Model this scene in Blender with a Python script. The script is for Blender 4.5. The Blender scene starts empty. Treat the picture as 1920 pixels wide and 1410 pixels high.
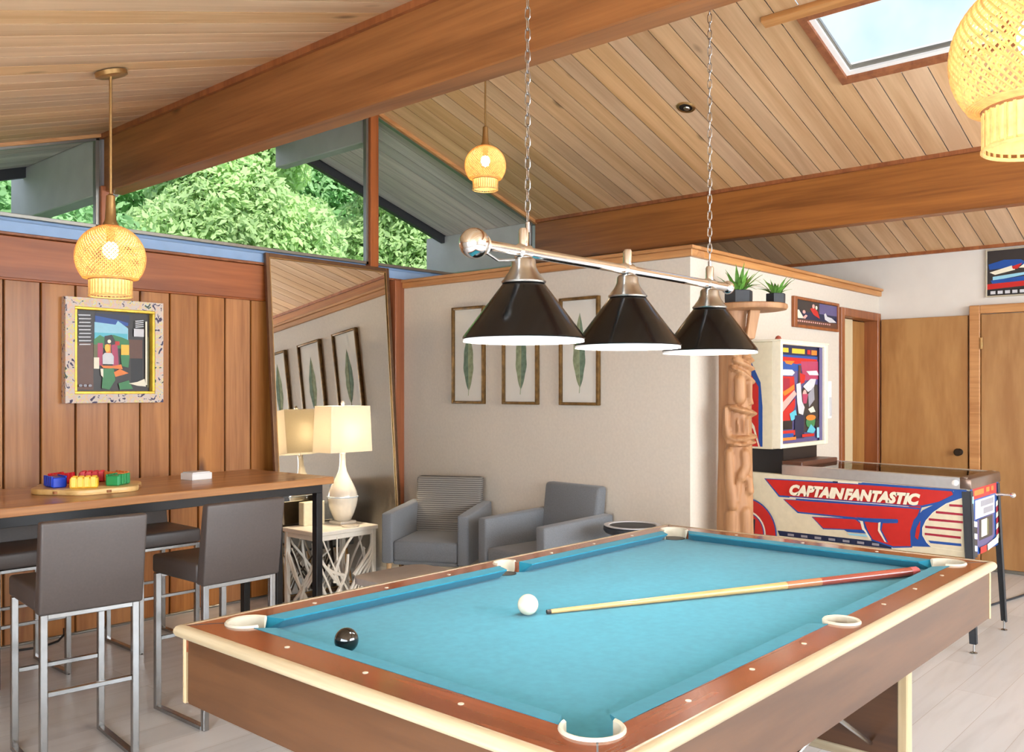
import bpy, bmesh, math, random
import numpy as np
from mathutils import Vector, Matrix
R = math.radians
random.seed(7)
sc = bpy.context.scene
C = sc.collection

# ------------------------------------------------------------------ camera, world, light, exposure
cam_d = bpy.data.cameras.new('camera')
cam = bpy.data.objects.new('camera', cam_d); C.objects.link(cam)
F_PX, THETA, HORIZON, EYE = 1690.0, math.atan(1507.6 / 1690.0), 732.0, 1.40
cam_d.sensor_fit = 'HORIZONTAL'; cam_d.sensor_width = 36.0
cam_d.lens = 36.0 * F_PX / 1920.0
cam_d.shift_y = (HORIZON - 705.0) / 1920.0
cam_d.clip_start = 0.02
cam.location = (0, 0, EYE)
cam.rotation_euler = (R(90), 0, THETA - R(90))
sc.camera = cam

vs = sc.view_settings
vs.view_transform = 'Standard'; vs.look = 'None'; vs.gamma = 1.0; vs.use_curve_mapping = False
vs.exposure = 0.42
cy = sc.cycles
cy.use_denoising = True
cy.max_bounces = 6; cy.diffuse_bounces = 3; cy.glossy_bounces = 3; cy.transmission_bounces = 4; cy.transparent_max_bounces = 8
cy.use_adaptive_sampling = True; cy.adaptive_threshold = 0.12; cy.adaptive_min_samples = 10
cy.sample_clamp_indirect = 6.0
cy.caustics_reflective = False; cy.caustics_refractive = False

def make_world():
    w = bpy.data.worlds.new('sky'); sc.world = w; w.use_nodes = True
    nt = w.node_tree; n = nt.nodes; n.clear()
    out = n.new('ShaderNodeOutputWorld'); bg = n.new('ShaderNodeBackground')
    tc = n.new('ShaderNodeTexCoord'); no = n.new('ShaderNodeTexNoise')
    no.inputs['Scale'].default_value = 3.2; no.inputs['Detail'].default_value = 7
    ra = n.new('ShaderNodeValToRGB'); ra.color_ramp.elements[0].position = 0.47; ra.color_ramp.elements[1].position = 0.66
    ra.color_ramp.elements[0].color = (0.50, 0.68, 0.93, 1); ra.color_ramp.elements[1].color = (0.95, 0.97, 1.0, 1)
    nt.links.new(tc.outputs['Generated'], no.inputs['Vector'])
    nt.links.new(no.outputs['Fac'], ra.inputs['Fac'])
    nt.links.new(ra.outputs['Color'], bg.inputs['Color'])
    bg.inputs['Strength'].default_value = 1.05
    nt.links.new(bg.outputs['Background'], out.inputs['Surface'])
make_world()
sun = bpy.data.lights.new('sun', 'SUN'); sun.energy = 4.8; sun.angle = R(3); sun.color = (1.0, 0.97, 0.9)
sun_o = bpy.data.objects.new('sun', sun); C.objects.link(sun_o); sun_o.rotation_euler = Vector((0.2, 0.75, -0.6)).to_track_quat('-Z', 'Y').to_euler()

def area(name, loc, rot, sx, sy, power, col):
    l = bpy.data.lights.new(name, 'AREA'); l.shape = 'RECTANGLE'; l.size = sx; l.size_y = sy; l.energy = power; l.color = col
    o = bpy.data.objects.new(name, l); C.objects.link(o); o.location = loc; o.rotation_euler = rot
    return o
# area lights added as daylight fill at unseen window openings behind and beside camera
area('added_front_fill', (3.6, -3.52, 1.95), (R(82), 0, 0), 5.6, 1.75, 325, (0.88, 0.95, 1.0))
area('added_left_fill', (-0.95, -0.25, 1.1), (R(90), 0, R(-90)), 4.2, 1.2, 150, (0.89, 0.95, 1.0))

# ------------------------------------------------------------------ mesh helpers
class B:
    def __init__(s): s.v = []; s.f = []; s.m = []
    def add(s, vs, fs, mi=0):
        o = len(s.v); s.v += [tuple(p) for p in vs]; s.f += [tuple(i + o for i in f) for f in fs]; s.m += [mi] * len(fs); return s
    def box(s, x0, x1, y0, y1, z0, z1, mi=0):
        v = [(x0,y0,z0),(x1,y0,z0),(x1,y1,z0),(x0,y1,z0),(x0,y0,z1),(x1,y0,z1),(x1,y1,z1),(x0,y1,z1)]
        return s.add(v, [(0,3,2,1),(4,5,6,7),(0,1,5,4),(1,2,6,5),(2,3,7,6),(3,0,4,7)], mi)
    def hexa(s, lo, hi, mi=0):      # lo, hi: four points each, counter-clockwise from above
        return s.add(list(lo) + list(hi), [(0,3,2,1),(4,5,6,7),(0,1,5,4),(1,2,6,5),(2,3,7,6),(3,0,4,7)], mi)
    def prism(s, poly, axis, a, b, mi=0):   # poly in the two other axes (x,y,z order), extruded a..b along axis
        def P(p, t): return (t, p[0], p[1]) if axis == 0 else (p[0], t, p[1]) if axis == 1 else (p[0], p[1], t)
        n = len(poly); v = [P(p, a) for p in poly] + [P(p, b) for p in poly]
        f = [tuple(range(n))[::-1], tuple(range(n, 2*n))] + [(i, (i+1) % n, n + (i+1) % n, n + i) for i in range(n)]
        return s.add(v, f, mi)
    def flat(s, poly, mi=0): return s.add(poly, [tuple(range(len(poly)))], mi)
    def tube(s, path, r, n=8, closed=False, mi=0, caps=True, flat=1.0):
        P = [Vector(p) for p in path]; k = len(P); rs = r if isinstance(r, (list, tuple)) else [r] * k
        ref = None; v = []
        for i in range(k):
            a = P[(i-1) % k] if (closed or i > 0) else P[i]; b = P[(i+1) % k] if (closed or i < k-1) else P[i]
            t = (b - a); t = t.normalized() if t.length > 1e-9 else Vector((0,0,1))
            if ref is None: ref = Vector((0,0,1)) if abs(t.z) < 0.9 else Vector((1,0,0))
            u = (ref - t * ref.dot(t)); u = u.normalized() if u.length > 1e-6 else t.orthogonal().normalized()
            ref = u; w = t.cross(u)
            for j in range(n):
                an = 2 * math.pi * j / n; v.append(P[i] + (u * math.cos(an) * flat + w * math.sin(an)) * rs[i])
        f = []
        for i in range(k if closed else k-1):
            for j in range(n):
                i2 = (i+1) % k; f.append((i*n+j, i*n+(j+1) % n, i2*n+(j+1) % n, i2*n+j))
        if not closed and caps: f += [tuple(range(n))[::-1], tuple(range((k-1)*n, k*n))]
        return s.add(v, f, mi)
    def lathe(s, prof, n=24, c=(0,0,0), mi=0, caps=True):     # prof: (r, z) from bottom to top
        v = []; k = len(prof)
        for r, z in prof:
            for j in range(n):
                a = 2*math.pi*j/n; v.append((c[0]+r*math.cos(a), c[1]+r*math.sin(a), c[2]+z))
        f = [(i*n+j, i*n+(j+1) % n, (i+1)*n+(j+1) % n, (i+1)*n+j) for i in range(k-1) for j in range(n)]
        if caps: f += [tuple(range(n))[::-1], tuple(range((k-1)*n, k*n))]
        return s.add(v, f, mi)
    def sphere(s, r, c=(0,0,0), n=24, k=14, sz=1.0, mi=0):
        return s.lathe([(max(1e-4, r*math.sin(math.pi*i/k)), -r*sz*math.cos(math.pi*i/k)) for i in range(k+1)], n, c, mi)
    def mesh(s, name, mats, smooth=False, bevel=0.0, seg=1, ang=38):
        me = bpy.data.meshes.new(name); me.from_pydata([tuple(p) for p in s.v], [], s.f)
        for m in (mats if isinstance(mats, (list, tuple)) else [mats]): me.materials.append(m)
        for p, mi in zip(me.polygons, s.m): p.material_index = mi
        bm = bmesh.new(); bm.from_mesh(me)
        bmesh.ops.recalc_face_normals(bm, faces=bm.faces)
        if bevel > 0:
            es = [e for e in bm.edges if len(e.link_faces) == 2 and e.calc_face_angle(0) > R(28)]
            bmesh.ops.bevel(bm, geom=es, offset=bevel, segments=seg, profile=0.5, affect='EDGES', clamp_overlap=True)
        bm.to_mesh(me); bm.free()
        if smooth or seg > 1:
            me.polygons.foreach_set('use_smooth', [True] * len(me.polygons)); me.set_sharp_from_angle(angle=R(ang))
        me.update(); return me
    def build(s, name, mats, parent=None, loc=(0,0,0), rot=(0,0,0), **k):
        return obj(name, s.mesh(name, mats, **k), parent, loc, rot)
def obj(name, me, parent=None, loc=(0,0,0), rot=(0,0,0)):
    o = bpy.data.objects.new(name, me); C.objects.link(o)
    if parent is not None: o.parent = parent
    o.location = loc; o.rotation_euler = rot; return o
def tag(o, label, cat, group=None):
    o['label'] = label; o['category'] = cat
    if group: o['group'] = group
    return o
def thing(name, label, cat, loc=(0,0,0), rz=0.0, group=None):
    o = bpy.data.objects.new(name, None); C.objects.link(o); o.empty_display_size = 0.1
    o.location = loc; o.rotation_euler = (0, 0, rz); return tag(o, label, cat, group)
def struct(o): o['kind'] = 'structure'; return o
def dup(root, loc, rz, label):
    r = root.copy(); C.objects.link(r); r.location = loc; r.rotation_euler = (0, 0, rz); r['label'] = label
    for ch in list(root.children):
        c = ch.copy(); C.objects.link(c); c.parent = r
        for g in list(ch.children):
            d = g.copy(); C.objects.link(d); d.parent = c
    return r

# ------------------------------------------------------------------ materials
def srgb(r, g, b):
    f = lambda c: (c/255/12.92) if c/255 <= 0.04045 else ((c/255+0.055)/1.055)**2.4
    return (f(r), f(g), f(b), 1)
def new_mat(name):
    m = bpy.data.materials.new(name); m.use_nodes = True
    nt = m.node_tree; return m, nt, nt.nodes, nt.nodes['Principled BSDF'], nt.links
def plain(name, col, rough=0.5, metal=0.0, coat=0.0, vary=0.06, scale=30, bump=0.0, spec=0.5, sheen=0.0, rand=0.0):
    m, nt, n, p, L = new_mat(name)
    tc = n.new('ShaderNodeTexCoord'); no = n.new('ShaderNodeTexNoise'); no.inputs['Scale'].default_value = scale; no.inputs['Detail'].default_value = 3
    L.new(tc.outputs['Object'], no.inputs['Vector'])
    ra = n.new('ShaderNodeValToRGB')
    ra.color_ramp.elements[0].color = tuple(c*(1-vary) for c in col[:3]) + (1,); ra.color_ramp.elements[1].color = tuple(min(1, c*(1+vary)) for c in col[:3]) + (1,)
    ra.color_ramp.elements[0].position = 0.3; ra.color_ramp.elements[1].position = 0.7
    L.new(no.outputs['Fac'], ra.inputs['Fac'])
    src = ra.outputs['Color']
    if rand:
        oi = n.new('ShaderNodeObjectInfo'); mr = n.new('ShaderNodeMapRange'); mr.inputs[3].default_value = 1-rand; mr.inputs[4].default_value = 1+rand
        hs = n.new('ShaderNodeHueSaturation'); L.new(oi.outputs['Random'], mr.inputs[0]); L.new(mr.outputs[0], hs.inputs['Value']); L.new(src, hs.inputs['Color']); src = hs.outputs['Color']
    L.new(src, p.inputs['Base Color'])
    p.inputs['Roughness'].default_value = rough; p.inputs['Metallic'].default_value = metal; p.inputs['Coat Weight'].default_value = coat
    p.inputs['Specular IOR Level'].default_value = spec; p.inputs['Sheen Weight'].default_value = sheen
    if bump:
        b = n.new('ShaderNodeBump'); b.inputs['Strength'].default_value = bump; b.inputs['Distance'].default_value = 0.004
        L.new(no.outputs['Fac'], b.inputs['Height']); L.new(b.outputs['Normal'], p.inputs['Normal'])
    return m
def wood(name, c1, c2, axis=0, rough=0.45, coat=0.0, stretch=0.07, scale=14, rand=0.12, knots=0.0, bump=0.08, hue=0.0):
    m, nt, n, p, L = new_mat(name)
    tc = n.new('ShaderNodeTexCoord'); oi = n.new('ShaderNodeObjectInfo')
    mul = n.new('ShaderNodeMath'); mul.operation = 'MULTIPLY'; mul.inputs[1].default_value = 53.7; L.new(oi.outputs['Random'], mul.inputs[0])
    va = n.new('ShaderNodeVectorMath'); va.operation = 'ADD'; L.new(tc.outputs['Object'], va.inputs[0]); L.new(mul.outputs[0], va.inputs[1])
    mp = n.new('ShaderNodeMapping'); sc_ = [1, 1, 1]; sc_[axis] = stretch; mp.inputs['Scale'].default_value = sc_; L.new(va.outputs[0], mp.inputs['Vector'])
    n1 = n.new('ShaderNodeTexNoise'); n1.inputs['Scale'].default_value = scale; n1.inputs['Detail'].default_value = 6; n1.inputs['Distortion'].default_value = 0.9; L.new(mp.outputs[0], n1.inputs['Vector'])
    n2 = n.new('ShaderNodeTexNoise'); n2.inputs['Scale'].default_value = scale*7; n2.inputs['Detail'].default_value = 3; L.new(mp.outputs[0], n2.inputs['Vector'])
    mx = n.new('ShaderNodeMath'); mx.operation = 'MULTIPLY_ADD'; mx.inputs[1].default_value = 0.35; L.new(n2.outputs['Fac'], mx.inputs[0])
    sub = n.new('ShaderNodeMath'); sub.operation = 'SUBTRACT'; sub.inputs[1].default_value = 0.17; L.new(n1.outputs['Fac'], sub.inputs[0]); L.new(sub.outputs[0], mx.inputs[2])
    ra = n.new('ShaderNodeValToRGB'); ra.color_ramp.elements[0].color = c1; ra.color_ramp.elements[1].color = c2
    ra.color_ramp.elements[0].position = 0.32; ra.color_ramp.elements[1].position = 0.68; L.new(mx.outputs[0], ra.inputs['Fac'])
    src = ra.outputs['Color']
    if knots:
        mk = n.new('ShaderNodeMapping'); s2 = [1, 1, 1]; s2[axis] = 0.42; mk.inputs['Scale'].default_value = s2; L.new(va.outputs[0], mk.inputs['Vector'])
        vo = n.new('ShaderNodeTexVoronoi'); vo.inputs['Scale'].default_value = knots; L.new(mk.outputs[0], vo.inputs['Vector'])
        kr = n.new('ShaderNodeValToRGB'); kr.color_ramp.elements[0].position = 0.035; kr.color_ramp.elements[1].position = 0.10
        kr.color_ramp.elements[0].color = (1,1,1,1); kr.color_ramp.elements[1].color = (0,0,0,1); L.new(vo.outputs['Distance'], kr.inputs['Fac'])
        mi = n.new('ShaderNodeMixRGB'); mi.inputs[2].default_value = tuple(c*0.45 for c in c1[:3]) + (1,); L.new(kr.outputs['Color'], mi.inputs[0]); L.new(src, mi.inputs[1]); src = mi.outputs[0]
    if rand:
        mr = n.new('ShaderNodeMapRange'); mr.inputs[3].default_value = 1-rand; mr.inputs[4].default_value = 1+rand; L.new(oi.outputs['Random'], mr.inputs[0])
        hs = n.new('ShaderNodeHueSaturation'); L.new(mr.outputs[0], hs.inputs['Value']); L.new(src, hs.inputs['Color'])
        m2 = n.new('ShaderNodeMath'); m2.operation = 'MULTIPLY'; m2.inputs[1].default_value = 91.3; L.new(oi.outputs['Random'], m2.inputs[0])
        fr = n.new('ShaderNodeMath'); fr.operation = 'FRACT'; L.new(m2.outputs[0], fr.inputs[0])
        m3 = n.new('ShaderNodeMapRange'); m3.inputs[3].default_value = 1-1.3*rand; m3.inputs[4].default_value = 1+0.9*rand; L.new(fr.outputs[0], m3.inputs[0]); L.new(m3.outputs[0], hs.inputs['Saturation'])
        src = hs.outputs['Color']
    L.new(src, p.inputs['Base Color']); p.inputs['Roughness'].default_value = rough; p.inputs['Coat Weight'].default_value = coat; p.inputs['Coat Roughness'].default_value = 0.12
    if bump:
        b = n.new('ShaderNodeBump'); b.inputs['Strength'].default_value = bump; b.inputs['Distance'].default_value = 0.003
        L.new(mx.outputs[0], b.inputs['Height']); L.new(b.outputs['Normal'], p.inputs['Normal'])
    return m
def glass_mat(name, tint=(1,1,1,1), refl=0.06):
    m = bpy.data.materials.new(name); m.use_nodes = True; nt = m.node_tree; n = nt.nodes; n.clear(); L = nt.links
    out = n.new('ShaderNodeOutputMaterial'); t = n.new('ShaderNodeBsdfTransparent'); g = n.new('ShaderNodeBsdfGlossy'); mx = n.new('ShaderNodeMixShader'); lw = n.new('ShaderNodeLayerWeight')
    no = n.new('ShaderNodeTexNoise'); no.inputs['Scale'].default_value = 2.0
    mr = n.new('ShaderNodeMapRange'); mr.inputs[3].default_value = 0.0; mr.inputs[4].default_value = 0.01; L.new(no.outputs['Fac'], mr.inputs[0]); L.new(mr.outputs[0], g.inputs['Roughness'])
    lw.inputs['Blend'].default_value = refl; t.inputs['Color'].default_value = tint
    L.new(lw.outputs['Fresnel'], mx.inputs[0]); L.new(t.outputs[0], mx.inputs[1]); L.new(g.outputs[0], mx.inputs[2]); L.new(mx.outputs[0], out.inputs['Surface']); return m
def emit(name, col, s):
    m, nt, n, p, L = new_mat(name); m.cycles.emission_sampling = 'NONE'; p.inputs['Base Color'].default_value = col; p.inputs['Emission Color'].default_value = col; p.inputs['Emission Strength'].default_value = s; return m
def translucent(name, col, frac=0.5, rough=0.6, scale=60, vary=0.15):
    m, nt, n, p, L = new_mat(name)
    out = n['Material Output']; tr = n.new('ShaderNodeBsdfTranslucent'); mx = n.new('ShaderNodeMixShader'); mx.inputs[0].default_value = frac
    tc = n.new('ShaderNodeTexCoord'); no = n.new('ShaderNodeTexNoise'); no.inputs['Scale'].default_value = scale; L.new(tc.outputs['Object'], no.inputs['Vector'])
    ra = n.new('ShaderNodeValToRGB'); ra.color_ramp.elements[0].color = tuple(c*(1-vary) for c in col[:3])+(1,); ra.color_ramp.elements[1].color = tuple(min(1,c*(1+vary)) for c in col[:3])+(1,)
    ra.color_ramp.elements[0].position = 0.3; ra.color_ramp.elements[1].position = 0.7
    L.new(no.outputs['Fac'], ra.inputs['Fac']); L.new(ra.outputs['Color'], p.inputs['Base Color']); L.new(ra.outputs['Color'], tr.inputs['Color'])
    p.inputs['Roughness'].default_value = rough
    L.new(p.outputs[0], mx.inputs[1]); L.new(tr.outputs[0], mx.inputs[2]); L.new(mx.outputs[0], out.inputs['Surface']); return m
def speckle(name, cols, scale=22, rough=0.6):
    m, nt, n, p, L = new_mat(name); tc = n.new('ShaderNodeTexCoord'); no = n.new('ShaderNodeTexNoise'); no.inputs['Scale'].default_value = scale; no.inputs['Detail'].default_value = 2; no.inputs['Distortion'].default_value = 1.2
    L.new(tc.outputs['Object'], no.inputs['Vector']); ra = n.new('ShaderNodeValToRGB'); ra.color_ramp.interpolation = 'CONSTANT'
    el = ra.color_ramp.elements
    for i, (pos, c) in enumerate(cols):
        e = el[i] if i < 2 else el.new(pos); e.position = pos; e.color = c
    L.new(no.outputs['Fac'], ra.inputs['Fac']); L.new(ra.outputs['Color'], p.inputs['Base Color']); p.inputs['Roughness'].default_value = rough; return m

MT = {}
MT['ceil'] = wood('ceiling_cedar', srgb(200,158,116), srgb(224,186,144), 0, 0.55, 0, 0.05, 9, 0.09, 3.2)
MT['soffit'] = wood('soffit_stain', srgb(186,164,160), srgb(222,202,194), 0, 0.6, 0, 0.05, 9, 0.12, 2.3)
MT['beam'] = wood('beam_fir', srgb(120,68,22), srgb(166,102,42), 1, 0.45, 0.1, 0.04, 9, 0.05, 3.2)
MT['wallwood'] = wood('wall_cedar', srgb(148,90,44), srgb(186,126,70), 2, 0.45, 0.1, 0.06, 10, 0.06, 2.4)
MT['header'] = wood('header_cedar', srgb(134,66,18), srgb(170,92,36), 0, 0.42, 0.15, 0.05, 8, 0.05)
MT['postwood'] = wood('post_fir', srgb(140,72,28), srgb(174,96,46), 2, 0.4, 0.15, 0.05, 12, 0.06)
MT['oaktrim'] = wood('trim_oak', srgb(172,112,56), srgb(206,148,88), 1, 0.45, 0.1, 0.05, 14, 0.05)
MT['oaktrimx'] = wood('trim_oak_x', srgb(172,112,56), srgb(206,148,88), 0, 0.45, 0.1, 0.05, 14, 0.05)
MT['doorwood'] = wood('door_birch', srgb(158,108,56), srgb(178,130,74), 2, 0.5, 0.05, 0.2, 5, 0.03, bump=0.02)
MT['casing'] = wood('casing_fir', srgb(128,72,40), srgb(160,96,56), 2, 0.45, 0.1, 0.05, 14, 0.05)
MT['white'] = plain('white_plaster', srgb(222,214,204), 0.85, vary=0.02, scale=8, bump=0.03)
MT['whitegrass'] = plain('grasscloth_plaster', srgb(216,206,192), 0.85, vary=0.035, scale=60, bump=0.05)
MT['blue'] = plain('blue_grey_paint', srgb(146,176,214), 0.45, vary=0.05, scale=10)
MT['extgrey'] = plain('exterior_grey_paint', srgb(186,178,176), 0.6, vary=0.06, scale=6)
MT['alu'] = plain('window_aluminium', srgb(150,148,140), 0.35, 0.8, vary=0.03)
MT['darkframe'] = plain('dark_window_gasket', srgb(44,44,46), 0.5)
MT['glass'] = glass_mat('window_glass')
MT['glass2'] = glass_mat('picture_glass', refl=0.05)
MT['mirror'] = plain('mirror_silver', (0.88,0.88,0.86,1), 0.01, 1.0, vary=0.0)
MT['bronze'] = plain('bronze_frame', srgb(120,92,70), 0.35, 0.7, vary=0.1)
MT['cloth'] = plain('pool_cloth', srgb(46,130,154), 0.9, vary=0.07, scale=45, bump=0.04, sheen=0.15, spec=0.1)
MT['cushion'] = plain('cushion_cloth', srgb(38,124,148), 0.9, vary=0.06, scale=45, bump=0.04, sheen=0.1, spec=0.1)
MT['railwood'] = wood('rail_walnut_laminate', srgb(116,60,36), srgb(146,80,50), 0, 0.16, 0.5, 0.06, 10, 0.03, bump=0.0)
MT['railwoody'] = wood('rail_walnut_laminate_y', srgb(116,60,36), srgb(146,80,50), 1, 0.16, 0.5, 0.06, 10, 0.03, bump=0.0)
MT['sidewood'] = wood('panel_walnut_x', srgb(74,48,30), srgb(96,66,44), 0, 0.38, 0.1, 0.08, 9, 0.03, bump=0.01)
MT['sidewoody'] = wood('panel_walnut_y', srgb(68,41,21), srgb(92,59,34), 1, 0.38, 0.1, 0.08, 9, 0.03, bump=0.01)
MT['cream'] = wood('cream_edge_laminate', srgb(164,146,116), srgb(192,176,146), 0, 0.35, 0.2, 0.04, 20, 0.03, bump=0.0)
MT['creamy'] = wood('cream_edge_laminate_y', srgb(164,146,116), srgb(192,176,146), 1, 0.35, 0.2, 0.04, 20, 0.03, bump=0.0)
MT['creamz'] = wood('cream_edge_laminate_z', srgb(170,146,106), srgb(198,176,138), 2, 0.35, 0.2, 0.04, 20, 0.03, bump=0.0)
MT['pocket'] = plain('pocket_plastic', srgb(198,192,174), 0.35, vary=0.02)
MT['black'] = plain('black_paint', srgb(26,26,28), 0.3, vary=0.1)
MT['blackgloss'] = plain('black_enamel', srgb(9,9,10), 0.2, coat=0.1, vary=0.05, spec=0.3)
MT['shadewhite'] = plain('shade_inside_white', srgb(244,243,240), 0.5, vary=0.01)
MT['chrome'] = plain('chrome', (0.78,0.79,0.8,1), 0.09, 1.0, vary=0.02)
MT['nickel'] = plain('satin_nickel', (0.48,0.47,0.44,1), 0.28, 1.0, vary=0.05)
MT['steel'] = plain('brushed_steel', (0.40,0.40,0.40,1), 0.22, 1.0, vary=0.05)
MT['brass'] = plain('aged_brass', srgb(178,142,92), 0.35, 0.85, vary=0.08)
MT['ivory'] = plain('cue_ball_ivory', srgb(230,222,198), 0.12, coat=0.6, vary=0.01)
MT['ball8'] = plain('black_ball', srgb(20,20,18), 0.08, coat=0.8, vary=0.02)
MT['cuewood'] = wood('cue_maple', srgb(178,140,86), srgb(204,170,114), 0, 0.3, 0.4, 0.03, 60, 0, bump=0)
MT['cuered'] = wood('cue_rosewood', srgb(116,44,36), srgb(160,76,60), 0, 0.25, 0.5, 0.03, 60, 0, bump=0)
MT['leather'] = plain('brown_grey_leather', srgb(76,68,65), 0.42, vary=0.06, scale=120, bump=0.05)
MT['barwood'] = wood('bar_top_oak', srgb(150,98,56), srgb(190,136,84), 0, 0.35, 0.2, 0.05, 12, 0.05)
MT['wicker'] = translucent('woven_bamboo', srgb(244,208,148), 0.6, 0.55)
MT['bamboo'] = translucent('bamboo_slat', srgb(246,214,150), 0.5, 0.5)
MT['bulb'] = emit('bulb_glow', (1.0, 0.80, 0.50, 1), 26)
MT['bulbw'] = emit('bulb_glow_white', (1.0, 0.96, 0.90, 1), 12)
MT['shade'] = translucent('linen_lampshade', srgb(252,244,228), 0.55, 0.8, 200, 0.02)
MT['ceramic'] = plain('cream_ceramic', srgb(232,222,204), 0.15, coat=0.6, vary=0.03)
MT['whitelac'] = plain('white_lacquer', srgb(236,228,214), 0.4, vary=0.03)
MT['greyfab'] = plain('grey_upholstery', srgb(116,120,126), 0.9, vary=0.1, scale=160, bump=0.08, sheen=0.2)
MT['legwood'] = wood('leg_beech', srgb(186,140,86), srgb(214,170,112), 2, 0.4, 0.1)
MT['floor'] = None
MT['leafgreen'] = plain('botanical_print_green', srgb(152,162,128), 0.8, vary=0.25, scale=30)
MT['leafgreen2'] = plain('botanical_print_dark', srgb(118,140,118), 0.8, vary=0.25, scale=30)
MT['paper'] = plain('print_paper', srgb(236,232,222), 0.8, vary=0.01)
MT['bambooframe'] = plain('gilt_bamboo_frame', srgb(118,88,46), 0.4, 0.35, vary=0.45, scale=26)
MT['tiki'] = wood('carved_wood', srgb(154,106,70), srgb(190,144,102), 2, 0.55, 0, 0.08, 9, 0.05, bump=0.1)
MT['pot'] = plain('charcoal_pot', srgb(46,50,56), 0.55, vary=0.1)
MT['soil'] = plain('potting_soil', srgb(52,40,32), 0.95, vary=0.3, bump=0.3)
MT['plantleaf'] = plain('succulent_green', srgb(112,166,72), 0.45, vary=0.25, scale=40, rand=0.3)
MT['tree'] = translucent('tree_leaf', srgb(192,220,154), 0.45, 0.6, 1.1, 0.22)
MT['tree2'] = translucent('tree_leaf_yellow', srgb(212,226,136), 0.45, 0.6, 1.1, 0.3)
MT['tree3'] = translucent('tree_leaf_dark', srgb(160,204,142), 0.45, 0.6, 1.1, 0.25)
MT['bark'] = plain('bark', srgb(120,112,104), 0.9, vary=0.3, scale=20, bump=0.3)
MT['grass'] = plain('hill_grass', srgb(96,134,72), 0.95, vary=0.3, scale=3)
def paint(key, r, g, b, rough=0.4, vary=0.04): MT[key] = plain('paint_' + key, srgb(r, g, b), rough, vary=vary); return MT[key]
for a in (('p_white',222,212,184),('p_red',196,36,30),('p_blue',30,78,156),('p_navy',24,36,70),('p_maroon',160,32,56),('p_cream',236,228,204),('p_yellow',240,190,60),('p_orange',232,126,44),
          ('p_pink',224,170,160),('p_green',58,128,76),('p_teal',88,186,204),('p_sky',150,204,224),('p_dgrey',52,46,44),('p_purple',92,84,130),('p_grey',150,150,160),('p_brown',96,60,44),('p_black',24,22,24),('p_lgrey',206,206,210),('p_magenta',176,62,96),('p_olive',104,100,60)): paint(*a)
MT['blockblue'] = plain('blue_plastic', srgb(24,66,200), 0.35); MT['blockyellow'] = plain('yellow_plastic', srgb(246,196,52), 0.35)
MT['blockgreen'] = plain('green_plastic', srgb(34,150,88), 0.35); MT['blockred'] = plain('red_plastic', srgb(206,34,44), 0.35); MT['blockorange'] = plain('orange_plastic', srgb(236,140,70), 0.35)

def floor_mat():
    m, nt, n, p, L = new_mat('whitewashed_vinyl_floor')
    tc = n.new('ShaderNodeTexCoord'); mp = n.new('ShaderNodeMapping'); L.new(tc.outputs['Object'], mp.inputs['Vector'])
    br = n.new('ShaderNodeTexBrick'); br.inputs['Scale'].default_value = 1.0; br.inputs['Brick Width'].default_value = 1.25; br.inputs['Row Height'].default_value = 0.18; br.inputs['Mortar Size'].default_value = 0.0012
    br.inputs['Color1'].default_value = srgb(212,215,219); br.inputs['Color2'].default_value = srgb(200,203,207); br.inputs['Mortar'].default_value = srgb(176,172,168); br.offset = 0.37
    L.new(mp.outputs[0], br.inputs['Vector'])
    m2 = n.new('ShaderNodeMapping'); m2.inputs['Scale'].default_value = (0.10, 1, 1); L.new(tc.outputs['Object'], m2.inputs['Vector'])
    no = n.new('ShaderNodeTexNoise'); no.inputs['Scale'].default_value = 13; no.inputs['Detail'].default_value = 6; no.inputs['Distortion'].default_value = 0.8; L.new(m2.outputs[0], no.inputs['Vector'])
    ra = n.new('ShaderNodeValToRGB'); ra.color_ramp.elements[0].color = (0.86,0.855,0.85,1); ra.color_ramp.elements[1].color = (1.06,1.06,1.06,1); ra.color_ramp.elements[0].position = 0.25; ra.color_ramp.elements[1].position = 0.55
    L.new(no.outputs['Fac'], ra.inputs['Fac'])
    mx = n.new('ShaderNodeMixRGB'); mx.blend_type = 'MULTIPLY'; mx.inputs[0].default_value = 0.75; L.new(br.outputs['Color'], mx.inputs[1]); L.new(ra.outputs['Color'], mx.inputs[2])
    L.new(mx.outputs[0], p.inputs['Base Color']); p.inputs['Roughness'].default_value = 0.32
    return m
MT['floor'] = floor_mat()

# ------------------------------------------------------------------ the room
XL, XR, YF, YG = -1.0, 7.683, -3.6, 5.33          # left, right, front (behind camera), gable
RX, RZ, SL = 4.38, 3.53, 0.307                      # ridge x, ridge z, slope
XP, YC = 4.63, 2.733                                # partition faces
def cz(x): return RZ - SL * abs(x - RX)
def slab(x0, x1, y0, y1, dz0, dz1):
    lo = [(x0,y0,cz(x0)+dz0),(x1,y0,cz(x1)+dz0),(x1,y1,cz(x1)+dz0),(x0,y1,cz(x0)+dz0)]
    return lo, [(a, b, c-dz0+dz1) for a, b, c in lo]
B().box(XL-0.1, XR+0.1, YF-0.1, YG+0.02, -0.08, 0).build('floor', MT['floor']); struct(bpy.data.objects['floor'])

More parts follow.
